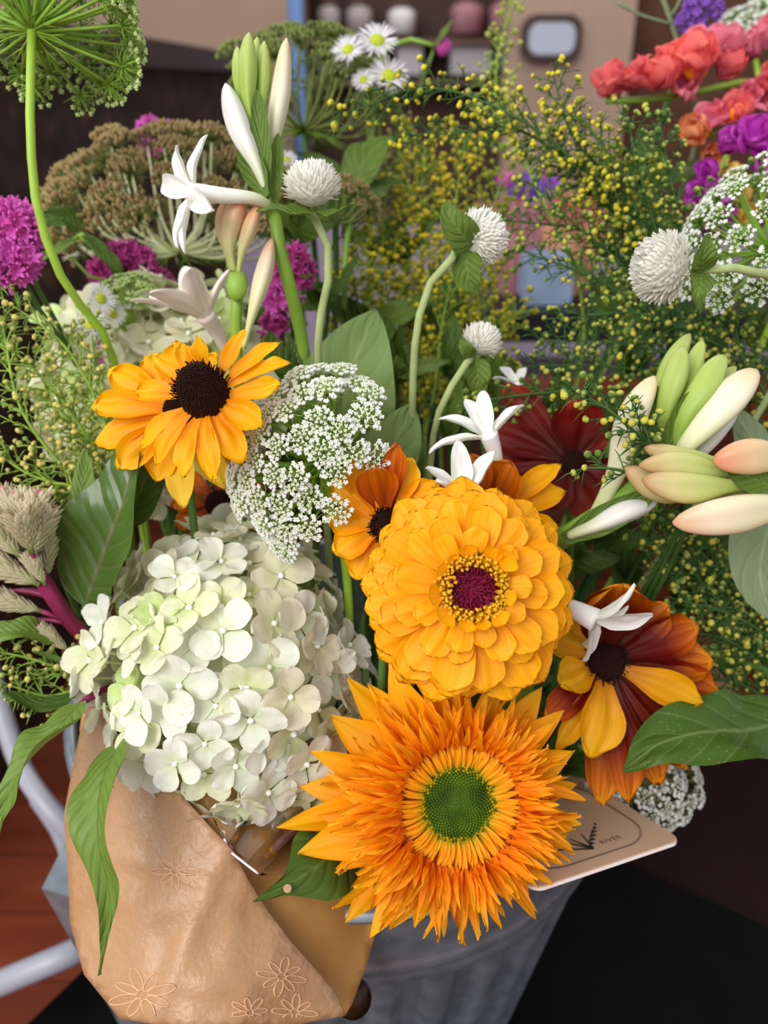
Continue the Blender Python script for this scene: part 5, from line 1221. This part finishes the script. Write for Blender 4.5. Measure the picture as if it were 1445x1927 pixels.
leafy('leafy_branch', 'rounded downy leaf above the yellow flower left of the zinnia', [P(700, 960, .46), P(700, 1010, .48)], [(PP((700, 955, .45), (720, 880, .44), (750, 820, .437), (778, 758, .445)), 125 * k4, 'leaf_big', D(.1, .25, 1), .12, .003, 'ovate')])
leafy('leafy_branch', 'glossy dark green leaf standing left of the white hydrangea', [P(150, 1180, .45), P(200, 1240, .47)], [(PP((158, 1142, .43), (195, 1040, .415), (235, 930, .405), (262, 800, .405)), 190 * .41 / F, 'leaf_gloss', D(-.2, .40, .9), .42, .006, 'ovate'), (PP((235, 985, .43), (265, 920, .42), (290, 870, .418), (302, 800, .42)), 80 * .42 / F, 'leaf_dark', D(.3, .2, 1), .3, .004, 'ovate')])
leafy('leafy_branch', 'narrow upright green leaf between the left spray and the glossy leaf', [P(120, 1090, .44), P(160, 1180, .46)], [(PP((118, 1070, .435), (138, 1010, .428), (155, 930, .425), (160, 845, .43)), 48 * k4, 'leaf_amaranth', D(.3, .1, 1), .2, .003, 'lance')])
leafy('leafy_branch', 'long hanging leaf lying over the front of the kraft paper', [P(240, 1375, .40), P(300, 1340, .43)], [(PP((222, 1398, .388), (190, 1480, .362), (185, 1580, .352), (206, 1690, .352), (186, 1836, .350)), 112 * .36 / F, 'leaf_amaranth', D(-.25, .1, 1), .35, .006, 'drip')], stem_mat='magenta_stem')
leafy('leafy_branch', 'long drooping leaf reaching out of the picture at the lower left', [P(160, 1318, .41), P(230, 1290, .44)], [(PP((152, 1322, .405), (100, 1380, .385), (40, 1450, .372), (5, 1530, .37), (-8, 1610, .37)), 105 * .38 / F, 'leaf_amaranth', D(-.45, .45, .9), .35, .007, 'drip')], stem_mat='magenta_stem')
leafy('leafy_branch', 'green leaf pointing left at the left edge below the celosia', [P(130, 1240, .44), P(200, 1290, .46)], [(PP((108, 1202, .43), (60, 1188, .42), (10, 1190, .415), (-60, 1200, .415)), 56 * .42 / F, 'leaf_amaranth', D(0, .6, .7), .3, .004, 'ovate'), (PP((150, 1300, .435), (110, 1322, .43), (60, 1325, .425), (5, 1302, .42)), 34 * .42 / F, 'leaf_dark', D(0, .6, .7), .3, .003, 'lance'), (PP((160, 1250, .435), (120, 1245, .43), (85, 1232, .43), (58, 1225, .43)), 14 * .42 / F, 'leaf_mid', D(0, .6, .7), .2, 0, 'lance')], stem_mat='magenta_stem')
spot_leaf = leafy('leafy_branch', 'dark leaf with a small tan spot pointing left below the sunflower', [P(640, 1560, .43), P(640, 1450, .46)], [(PP((660, 1570, .405), (610, 1620, .385), (550, 1660, .374), (474, 1698, .368)), 150 * .38 / F, 'leaf_dark', D(.1, .35, 1), -.18, .003, 'drip'), (PP((590, 1600, .44), (550, 1570, .43), (520, 1540, .43), (490, 1525, .43)), 60 * .42 / F, 'leaf_dark', D(.1, .35, 1), -.1, .003, 'ovate')])
M['tan_spot'] = plain('tan_spot', C('#b0906a'), .7)
part('leaf_spot', MB().ball((0, 0, 0), .0019, 12, 8, 1, 1, .12).mesh('leaf_spot', M['tan_spot']), spot_leaf, frame(P(541, 1672, .3705), D(.1, .35, 1)), label='small round tan blemish')
leafy('leafy_branch', 'large speckled green leaf over the rim at the lower right', [P(1480, 1330, .44), P(1420, 1250, .47)], [(PP((1500, 1345, .425), (1420, 1372, .41), (1320, 1378, .40), (1240, 1400, .395), (1172, 1452, .392)), 175 * .40 / F, 'leaf_speck', D(.1, .75, .65), .12, .008, 'ovate')])
leafy('leafy_branch', 'pale grey green leaf hanging at the right edge under the blush buds', [P(1480, 900, .46), P(1500, 1000, .48)], [(PP((1475, 930, .44), (1445, 1000, .43), (1430, 1080, .428), (1455, 1172, .43)), 130 * .43 / F, 'leaf_grey', D(-.5, .1, 1), .2, .004, 'ovate'), (PP((1460, 900, .45), (1430, 850, .44), (1400, 800, .44), (1372, 760, .44)), 86 * .43 / F, 'leaf_grey', D(-.2, .2, 1), -.2, .004, 'ovate')])
leafy('leafy_branch', 'mid green leaves behind the white globe flower at the top', [P(672, 360, .58), P(650, 480, .56)], [(PP((668, 350, .57), (680, 310, .57), (705, 280, .575), (738, 255, .58)), 74 * .57 / F, 'leaf_mid', D(-.1, .2, 1), .15, .004, 'ovate'), (PP((660, 400, .57), (690, 370, .57), (725, 350, .58), (760, 342, .58)), 62 * .57 / F, 'leaf_dark', D(-.1, .6, .8), .15, .004, 'ovate'), (PP((655, 360, .59), (620, 330, .59), (590, 300, .60), (560, 290, .6)), 60 * .57 / F, 'leaf_dark', D(-.1, .5, .8), .15, .004, 'ovate')], stem_mat='green')
leafy('leafy_branch', 'small pointed green leaf left of the big downy leaf', [P(560, 720, .47), P(580, 800, .49)], [(PP((562, 705, .455), (535, 680, .45), (512, 655, .45), (508, 622, .452)), 74 * .45 / F, 'leaf_dark', D(.2, .3, 1), .2, .004, 'ovate'), (PP((565, 700, .45), (558, 670, .447), (545, 645, .446), (538, 622, .448)), 20 * .45 / F, 'leaf_gloss', D(.5, .1, 1), .2, 0, 'lance')], stem_mat='green')
leafy('leafy_branch', 'dark green leaf pair running down behind the curved stem at the left', [P(150, 440, .52), P(230, 520, .54), P(290, 640, .56)], [(PP((150, 432, .52), (125, 412, .515), (100, 410, .51), (72, 418, .51)), 44 * .52 / F, 'leaf_dark', D(0, .5, .8), .2, .003, 'ovate'), (PP((155, 440, .52), (190, 470, .52), (215, 500, .52), (232, 530, .525)), 30 * .52 / F, 'leaf_dark', D(.3, .2, .9), .2, .003, 'lance'), (PP((140, 450, .525), (110, 470, .52), (90, 480, .52), (60, 490, .52)), 30 * .52 / F, 'leaf_mid', D(0, .5, .8), .2, .003, 'ovate')], stem_mat='green')
# the leaf collars of the white globe flowers
for gi, mid, w_, nr, fo in ((0, ((585, 398, .399), (550, 402, .392), (518, 396, .388), (482, 396, .388)), 56, D(-.1, .6, .8), .3), (0, ((592, 398, .401), (622, 404, .398), (645, 396, .396), (668, 378, .398)), 34, D(.2, .7, .6), .3),
                         (1, ((886, 466, .414), (868, 440, .404), (848, 410, .400), (842, 376, .402)), 66, D(-.3, .1, 1), .2), (1, ((884, 470, .418), (878, 500, .416), (884, 530, .418), (900, 556, .422)), 58, D(-.3, -.1, 1), .2),
                         (2, ((1322, 512, .384), (1324, 486, .376), (1328, 464, .374), (1334, 440, .376)), 50, D(-.1, 0, 1), .25), (2, ((1322, 512, .384), (1318, 534, .376), (1314, 554, .374), (1318, 578, .376)), 48, D(-.1, 0, 1), .25),
                         (3, ((888, 672, .434), (880, 660, .428), (872, 648, .426), (870, 632, .428)), 30, D(-.3, .1, 1), .2), (3, ((896, 676, .438), (900, 700, .436), (900, 725, .438), (912, 752, .442)), 50, D(-.1, -.1, 1), .2)):
    part('leaf', leaf_mesh(PP(*mid), w_ * .41 / F, 'leaf_mid', nr, fo, .002, 'ovate', gi + 3), GT[gi])
# darker leaves that fill the middle of the bunch
rf = random.Random(21)
fill = [(560, 960, .50, 'behind the lace umbel stem'), (620, 1010, .50, 'under the lace umbel, right'), (690, 760, .52, 'right of the big downy leaf'), (745, 700, .52, 'between the downy leaves and the yellow buttons'), (840, 800, .52, 'left of the open white tuberose'), (860, 720, .53, 'below the smallest globe flower'), (930, 720, .54, 'right of the smallest globe flower'), (1000, 900, .50, 'under the maroon flower'), (1120, 1000, .52, 'under the tuberose bracts'), (1060, 1060, .50, 'right of the zinnia'), (1180, 1090, .55, 'beside the right-hand paper collar'), (1060, 1420, .50, 'behind the sunflower, upper right'), (450, 900, .52, 'above the white hydrangea'), (330, 930, .53, 'left above the white hydrangea'), (210, 1330, .49, 'left under the white hydrangea'), (620, 560, .56, 'behind the hairy stem'), (700, 620, .58, 'behind the yellow button haze'), (560, 430, .57, 'under the first globe flower'), (480, 620, .55, 'behind the salmon tuberose'), (1300, 960, .56, 'behind the right-edge tuberose'), (1390, 1240, .58, 'at the right edge behind the buttons'), (1130, 820, .55, 'behind the white tuberose bud'), (1240, 620, .60, 'behind the largest globe flower'), (880, 590, .60, 'behind the yellow haze near the small globe'), (1420, 640, .60, 'at the right edge above the tuberose fan'), (760, 470, .62, 'deep behind the yellow button haze')]
fill += [(1300, 1040, .56, 'deep under the blush buds'), (1350, 1150, .57, 'deep behind the lower right sprays'), (1280, 1150, .57, 'above the brown paper edge'), (1400, 1060, .58, 'behind the pale grey leaf'), (1180, 700, .60, 'deep behind the tuberose fan'), (1320, 700, .60, 'behind the tuberose fan, right'), (1120, 560, .62, 'deep behind the thick right sprays'), (1180, 440, .62, 'under the coral snapdragon'), (1230, 330, .63, 'just under the coral snapdragon'), (1020, 760, .57, 'above the maroon flower'), (780, 900, .50, 'directly above the zinnia'), (960, 1380, .47, 'behind the top of the sunflower'), (760, 1290, .47, 'between zinnia and sunflower'), (560, 1250, .52, 'right of the white hydrangea')]
for i, (x, y, d_, where) in enumerate(fill):
    lv = []
    for j in range(4):
        a = rf.uniform(20, 160) + (-1) ** j * 25; L_ = rf.uniform(80, 130); c0 = (x + rf.uniform(-12, 12), y + rf.uniform(-10, 30)); ca, sa_ = math.cos(R(a)), -math.sin(R(a))
        lv.append((PP((c0[0], c0[1], d_), (c0[0] + ca * L_ * .5, c0[1] + sa_ * L_ * .5, d_ - .012), (c0[0] + ca * L_, c0[1] + sa_ * L_, d_ - .004)), rf.uniform(42, 66) * d_ / F, rf.choice(['leaf_dark', 'leaf_dark', 'leaf_mid']), D(rf.uniform(-.6, .6), rf.uniform(.1, .8), .8), rf.uniform(-.2, .3), .004, 'ovate'))
    leafy('leafy_branch', 'dark green leaves %s' % where, [P(x, y, d_), P(x + rf.uniform(-10, 10), y + 90, d_ + .02)], lv, .0016)
# ------------------------------------------------------------------ yellow button sprays
def bud_mat(name, top, cup, mid):
    k = NT(name); vec, u, v = k.uv(); n = k.noise(vec, 1, 2, (26, 14, 1)); r = k.rnd()
    base = k.ramp(k.math('ADD', v, k.math('MULTIPLY', k.math('SUBTRACT', r, .6), .5)), [(.46, cup), (.62, mid), (.84, top)])
    base = k.mix(k.math('MULTIPLY', n, .3), base, mid)
    k.bump(n, .8, .0005); return k.finish(base, .6, .25, .08)
M['bud_sharp'] = bud_mat('button_bud', C('#e0cc44'), C('#54742c'), C('#a8b45c'))
M['bud_bright'] = bud_mat('bright_button_bud', C('#f4de2c'), C('#86923a'), C('#e4d440'))
M['bud_gold'] = bud_mat('golden_bud', C('#e8cc34'), C('#8c9630'), C('#ccbc34'))
M['bud_pale'] = bud_mat('pale_yellow_bud', C('#ecd464'), C('#9cae50'), C('#dcd080'))
BM = {}
for kk in ('bud_sharp', 'bud_bright', 'bud_gold', 'bud_pale'):
    BM[kk] = [MB().ball((0, 0, 0), 1.0, 9, 7, 1, 1, zz, fn=(lambda q, s=zz: 1 + .07 * math.sin(9 * math.atan2(q.y, q.x)) * (1 if q.z < .3 else .3))).mesh('flower_bud', M[kk]) for zz in (.95, .8)]
M['twig_green'] = plain('spray_stem', C('#6c8c3c'), .5, .3, .2, 60)
M['twig_dark'] = plain('spray_stem_dark', C('#3c5c28'), .5, .3, .2, 60)
M['twig_lime'] = plain('spray_stem_lime', C('#8ca840'), .5, .3, .2, 60)
M['needle'] = plain('spray_needle', C('#446830'), .55, .3, .2, 60)
M['needle_lime'] = plain('spray_needle_lime', C('#8cb048'), .55, .3, .2, 60)
M['needle_olive'] = plain('spray_needle_olive', C('#7c8c30'), .55, .3, .2, 60)
LOOKS = {'sharp': ('bud_sharp', 'twig_dark', 'needle'), 'bright': ('bud_bright', 'twig_dark', 'needle'), 'gold': ('bud_gold', 'twig_lime', 'needle_olive'), 'pale': ('bud_pale', 'twig_lime', 'needle_lime')}
def spray(path, side, label, look='sharp', br=.0018, seed=1, step=.0050, bstep=.0042, spread=50, needles=1.0, way=(), start=.05, cap=90, size_var=.3, flat=.7, fine=.8):
    br *= .80; side *= 1.12
    if look == 'gold': step *= .72; side *= 1.2; br *= 1.08
    """path: picture points base -> tip; side: side branch length in m"""
    rs = random.Random(seed * 13 + 5); bm_, tm, nm = LOOKS[look]
    main = spline([P(*a) for a in path], 40); base = [P(*a) for a in way]
    pts = list(reversed([P(*a) for a in path])) + base; pts = pts + to_bucket(pts[-1])
    t = flower_root('button_spray', label, 'flower spray', pts, 'sprays of small yellow button flowers')
    L_ = sum((main[i + 1] - main[i]).length for i in range(39))
    twigs = MB().tube(main, [.0011 * lerp(1.1, .45, i / 39) for i in range(40)], 6)
    q = spline([main[0]] + pts[len(path):], 24); twigs.tube(q, .0013, 6)
    nd = MB(); buds = []
    view = -D(0, 0, -1)
    def at(f):
        f *= 39; k_ = min(38, int(f)); return main[k_].lerp(main[k_ + 1], f - k_), (main[k_ + 1] - main[k_]).normalized()
    n_side = int(L_ * (1 - start) / step); up = Vector((0, 0, 1))
    def needle(p, d, l): nd.tube([p, p + d * l * .6, p + d * l + Vector((0, 0, -.15 * l))], [.00030, .00038, .00008], 3)
    for i in range(n_side + 1):
        f = start + (1 - start) * i / max(1, n_side); p, tg = at(min(.999, f))
        sd = tg.cross(view).normalized() * (1 if i % 2 else -1)
        sd = (sd + view * rs.uniform(-1, 1) * flat + up * .1).normalized()
        a = R(spread + rs.uniform(-14, 14)); dr = (tg * math.cos(a) + sd * math.sin(a)).normalized()
        l = side * (1 - .72 * f) * rs.uniform(.6, 1.15) * (.55 + .45 * sm(0, .25, f))
        e = p + dr * l; c_ = p + dr * l * .55 + tg * l * .1 + up * rs.uniform(-.06, .1) * l
        sub = spline([p, c_, e + tg * l * .18], 8); twigs.tube(sub, [.00055 * lerp(1, .5, j / 7) for j in range(8)], 4)
        nb = max(2, int(l / bstep))
        for j in range(nb):
            g = (j + .9) / nb * .999; kk = min(6, int(g * 7)); b0 = sub[kk].lerp(sub[kk + 1], g * 7 - kk); st = (sub[kk + 1] - sub[kk]).normalized()
            pd = (st * .6 + Vector((rs.uniform(-1, 1), rs.uniform(-1, 1), rs.uniform(-.6, 1.2)))).normalized()
            if j == nb - 1: pd = (st + up * .2).normalized()
            pl = br * rs.uniform(1.2, 2.6); r = br * (1 + size_var * rs.uniform(-1, 1)) * (1.15 if rs.random() < .12 else 1)
            bp = b0 + pd * (pl + r * .8); twigs.tube([b0, b0 + pd * pl], [.00028, .00028], 3)
            buds.append((bp, pd, r))
            if rs.random() < fine:
                pd2 = (pd + Vector((rs.uniform(-1, 1), rs.uniform(-1, 1), rs.uniform(-1, 1))) * .9).normalized(); r2 = r * .8
                buds.append((b0 + pd2 * (pl + r2) * .9, pd2, r2)); twigs.tube([b0, b0 + pd2 * pl * .9], [.00025, .00025], 3)
        for j in range(int((4 if needles >= 1 else 2) * max(needles, .3) + rs.random())):
            g = rs.random(); kk = min(6, int(g * 7)); needle(sub[kk].lerp(sub[kk + 1], g * 7 - kk), (Vector((rs.uniform(-1, 1), rs.uniform(-1, 1), rs.uniform(-1, 1))) + dr * .8).normalized(), rs.uniform(.005, .011))
        if rs.random() < needles: needle(p, (tg + Vector((rs.uniform(-1, 1), rs.uniform(-1, 1), rs.uniform(-1, 1)))).normalized(), rs.uniform(.008, .016))
    buds.append((main[-1], (main[-1] - main[-2]).normalized(), br))
    part('stems', twigs.mesh('stems', M[tm]), t); part('needle_leaves', nd.mesh('needle_leaves', M[nm]), t)
    c0 = Vector((0, 0, CAMZ)); buds.sort(key=lambda q_: (q_[0] - c0).length - q_[2] * 30)
    ex = MB(); lo = MB().ball((0, 0, 0), 1, 6, 5)
    for i, (bp, pd, r) in enumerate(buds):
        Mx = frame(bp, pd) @ S(r)
        if i < cap: part('flower_bud', BM[bm_][i % 2], t, Mx)
        else: ex.add(lo, Mx)
    if ex.v: part('flower_buds', ex.mesh('flower_buds', M[bm_]), t, kind='stuff')
    return len(buds)
SP = [
 # left, pale and soft
 ([(235, 940, .46), (200, 800, .45), (120, 650, .44), (-10, 552, .435)], .024, 'pale button spray arching to the left edge, topmost of the left sprays', 'pale', .0019, dict()),
 ([(215, 950, .46), (150, 800, .45), (60, 690, .44), (-10, 640, .44)], .024, 'pale button spray under the topmost left one', 'pale', .0019, dict()),
 ([(200, 960, .46), (120, 880, .44), (40, 770, .43), (5, 610, .43)], .022, 'upright pale button spray along the left edge', 'pale', .0019, dict()),
 ([(240, 930, .48), (215, 820, .47), (185, 720, .46), (170, 600, .46)], .02, 'pale button spray with its tip near the pink tuft and daisies', 'pale', .0018, dict()),
 ([(240, 950, .47), (190, 880, .46), (140, 800, .46), (80, 740, .46)], .022, 'short pale button spray in the middle of the left sprays', 'pale', .0019, dict()),
 ([(200, 980, .46), (130, 920, .44), (50, 890, .435), (-20, 840, .435)], .020, 'pale button spray just above the celosia', 'pale', .0018, dict()),
 ([(230, 960, .45), (170, 930, .44), (110, 910, .435), (20, 930, .43)], .016, 'low pale button spray touching the celosia plume', 'pale', .0018, dict()),
 ([(190, 1290, .45), (120, 1260, .44), (60, 1240, .435), (-10, 1225, .43)], .022, 'small pale button spray below the celosia stem', 'pale', .0017, dict(needles=1.6)),
 ([(190, 1300, .45), (140, 1300, .44), (90, 1310, .435), (20, 1290, .43)], .020, 'lowest pale button spray at the left, above the drooping leaf', 'pale', .0017, dict(needles=1.6)),
 # golden haze in the middle, further back
 ([(740, 800, .60), (700, 650, .59), (680, 540, .58), (668, 430, .58)], .030, 'golden button spray left in the haze, right of the hairy stem', 'gold', .0021, dict(needles=.7)),
 ([(770, 800, .61), (740, 620, .60), (720, 470, .60), (730, 320, .60)], .034, 'golden button spray rising straight behind the curved globe stem', 'gold', .0021, dict(needles=.7)),
 ([(800, 800, .62), (800, 600, .61), (790, 440, .61), (800, 270, .61)], .036, 'tall golden button spray in the centre of the haze', 'gold', .0021, dict(needles=.7)),
 ([(830, 800, .61), (850, 620, .60), (850, 450, .60), (875, 260, .60)], .036, 'golden button spray behind the leaf-backed globe flower', 'gold', .0021, dict(needles=.7)),
 ([(850, 800, .60), (890, 640, .60), (900, 500, .60), (945, 330, .60)], .034, 'golden button spray right of the leaf-backed globe flower', 'gold', .0021, dict(needles=.7)),
 ([(860, 820, .58), (910, 700, .58), (945, 620, .58), (985, 580, .58)], .026, 'golden button spray low, right of the smallest globe flower', 'gold', .0020, dict(needles=.8)),
 ([(800, 820, .58), (820, 720, .57), (830, 620, .57), (850, 520, .57)], .030, 'short golden button spray between the two curved globe stems', 'gold', .0020, dict(needles=.7)),
 ([(720, 760, .62), (670, 640, .61), (660, 560, .61), (650, 500, .61)], .022, 'faint golden button spray at the left foot of the haze', 'gold', .0020, dict(needles=.7)),
 ([(800, 420, .66), (760, 330, .66), (750, 270, .66), (755, 220, .66)], .024, 'faint pale spray tips rising from the haze beside the mauve table', 'pale', .0019, dict(needles=.5)),
 # the arch and the right side
 ([(1230, 470, .50), (1100, 320, .485), (960, 215, .475), (800, 165, .475), (650, 215, .475)], .026, 'long arching button spray reaching left over the haze', 'bright', .0021, dict(way=((1260, 640, .52),), cap=100)),
 ([(1180, 430, .52), (1050, 290, .50), (960, 240, .49), (860, 250, .485), (760, 255, .485)], .024, 'second arching button spray just under the long arch', 'bright', .0021, dict(way=((1260, 640, .53),))),
 ([(1000, 330, .60), (940, 220, .62), (935, 120, .64), (965, 0, .65)], .022, 'pale button spray pointing up to the mirror at the top', 'pale', .0024, dict(way=((1100, 600, .62),), needles=.6)),
 ([(1240, 480, .50), (1150, 340, .49), (1080, 260, .48), (1040, 140, .48)], .026, 'button spray whose tip stands in front of the beige pillar', 'bright', .0021, dict(way=((1270, 640, .52),))),
 ([(1250, 520, .49), (1200, 400, .48), (1150, 300, .47), (1090, 215, .47)], .024, 'button spray pointing up to the left end of the coral snapdragon', 'bright', .0020, dict(way=((1280, 660, .52),))),
 ([(1270, 540, .49), (1230, 420, .48), (1200, 310, .47), (1180, 225, .47)], .024, 'button spray under the middle of the coral snapdragon', 'sharp', .0020, dict(way=((1300, 660, .52),))),
 ([(1290, 560, .49), (1280, 430, .48), (1260, 330, .475), (1240, 225, .475)], .022, 'button spray right below the orange-throated coral bloom', 'sharp', .0020, dict(way=((1310, 680, .52),))),
 ([(1230, 560, .50), (1150, 480, .49), (1080, 420, .48), (1000, 345, .48)], .024, 'button spray above the pink paper cone', 'sharp', .0020, dict(way=((1280, 680, .53),))),
 ([(1220, 590, .49), (1130, 530, .48), (1060, 500, .475), (975, 470, .475)], .018, 'button spray crossing in front of the blue box', 'sharp', .0019, dict(way=((1280, 700, .53),))),
 ([(1200, 520, .50), (1130, 450, .495), (1080, 430, .49), (950, 415, .49)], .018, 'thin button spray reaching toward the leaf-backed globe', 'sharp', .0019, dict(way=((1280, 700, .53),), bstep=.007)),
 ([(1300, 560, .50), (1330, 440, .50), (1370, 350, .50), (1440, 330, .50)], .020, 'button spray in front of the violet snapdragon', 'sharp', .0020, dict(way=((1330, 700, .53),))),
 ([(1210, 560, .52), (1170, 460, .515), (1130, 370, .51), (1020, 300, .51)], .028, 'bushy button spray in the thick of the right side, upper', 'sharp', .0020, dict(way=((1280, 700, .54),))),
 ([(1260, 600, .53), (1200, 500, .52), (1170, 400, .52), (1120, 350, .52)], .030, 'bushy button spray in the thick of the right side, lower', 'sharp', .0020, dict(way=((1290, 700, .55),))),
 ([(1460, 700, .49), (1330, 640, .48), (1200, 590, .47), (1060, 600, .47)], .024, 'button spray running left just under the largest globe flower', 'sharp', .0019, dict(way=((1480, 850, .52),))),
 ([(1460, 760, .49), (1340, 700, .48), (1200, 650, .475), (1020, 640, .475)], .024, 'button spray running left above the tuberose fan', 'sharp', .0019, dict(way=((1480, 880, .52),))),
 ([(1440, 800, .50), (1300, 720, .49), (1150, 690, .48), (980, 690, .475)], .024, 'button spray reaching left over the maroon flower', 'sharp', .0019, dict(way=((1460, 900, .52),))),
 ([(1470, 640, .50), (1400, 620, .49), (1330, 600, .48), (1240, 610, .48)], .024, 'button spray at the right edge below the globe stem', 'sharp', .0019, dict(way=((1490, 850, .52),))),
 ([(1470, 820, .49), (1440, 740, .48), (1400, 680, .48), (1380, 600, .48)], .026, 'button spray standing at the right edge behind the tuberose fan', 'sharp', .0019, dict(way=((1490, 900, .52),))),
 ([(1200, 790, .46), (1120, 740, .45), (1020, 740, .44), (885, 757, .435)], .014, 'thin button spray with its tip at the open white tuberose', 'sharp', .0018, dict(way=((1260, 860, .48),), step=.0075)),
 ([(1262, 862, .388), (1205, 822, .382), (1150, 775, .378), (1090, 738, .378)], .014, 'sharp button spray crossing in front of the white tuberose bud', 'sharp', .0021, dict(way=((1300, 930, .42),), bstep=.006)),
 ([(1262, 868, .386), (1230, 850, .382), (1215, 810, .378), (1190, 780, .378)], .012, 'small dense button spray on the base of the tuberose fan', 'sharp', .0020, dict(way=((1300, 930, .42),))),
 ([(1240, 915, .39), (1200, 895, .384), (1150, 882, .38), (1100, 880, .38)], .008, 'little button sprig pointing left across the white bud', 'sharp', .0020, dict(way=((1300, 960, .42),), step=.009, bstep=.006)),
 ([(1460, 1260, .48), (1350, 1130, .47), (1270, 1040, .455), (1190, 960, .45)], .026, 'dense button spray under the blush buds, upper left', 'sharp', .0020, dict(way=((1440, 1400, .52),), cap=100)),
 ([(1470, 1200, .48), (1380, 1100, .47), (1300, 1020, .46), (1225, 925, .45)], .024, 'dense button spray directly beneath the blush buds', 'sharp', .0020, dict(way=((1450, 1380, .52),))),
 ([(1470, 1290, .48), (1380, 1210, .47), (1290, 1190, .46), (1180, 1195, .455)], .024, 'button spray whose tip touches the drooping white petal', 'sharp', .0020, dict(way=((1440, 1400, .52),))),
 ([(1470, 1340, .48), (1400, 1290, .47), (1330, 1280, .46), (1215, 1310, .455)], .022, 'lowest button spray resting on the speckled leaf', 'sharp', .0020, dict(way=((1440, 1420, .52),))),
 ([(1470, 1150, .49), (1400, 1080, .48), (1330, 1080, .475), (1230, 1060, .47)], .026, 'button spray left of the pale grey leaf', 'sharp', .0020, dict(way=((1450, 1380, .52),))),
 ([(1480, 1230, .47), (1420, 1180, .46), (1360, 1150, .455), (1280, 1130, .455)], .026, 'button spray just above the brown paper edge', 'sharp', .0020, dict(way=((1450, 1390, .52),))),
 ([(1480, 1300, .49), (1440, 1250, .48), (1400, 1200, .475), (1380, 1100, .47)], .026, 'button spray at the right edge under the pale grey leaf', 'sharp', .0020, dict(way=((1460, 1400, .52),))),
]
tot = 0
for i, (path, side, label, look, br, kw) in enumerate(SP):
    tot += spray(path, side, label, look, br, i + 1, **kw)
print('BUDS', tot)
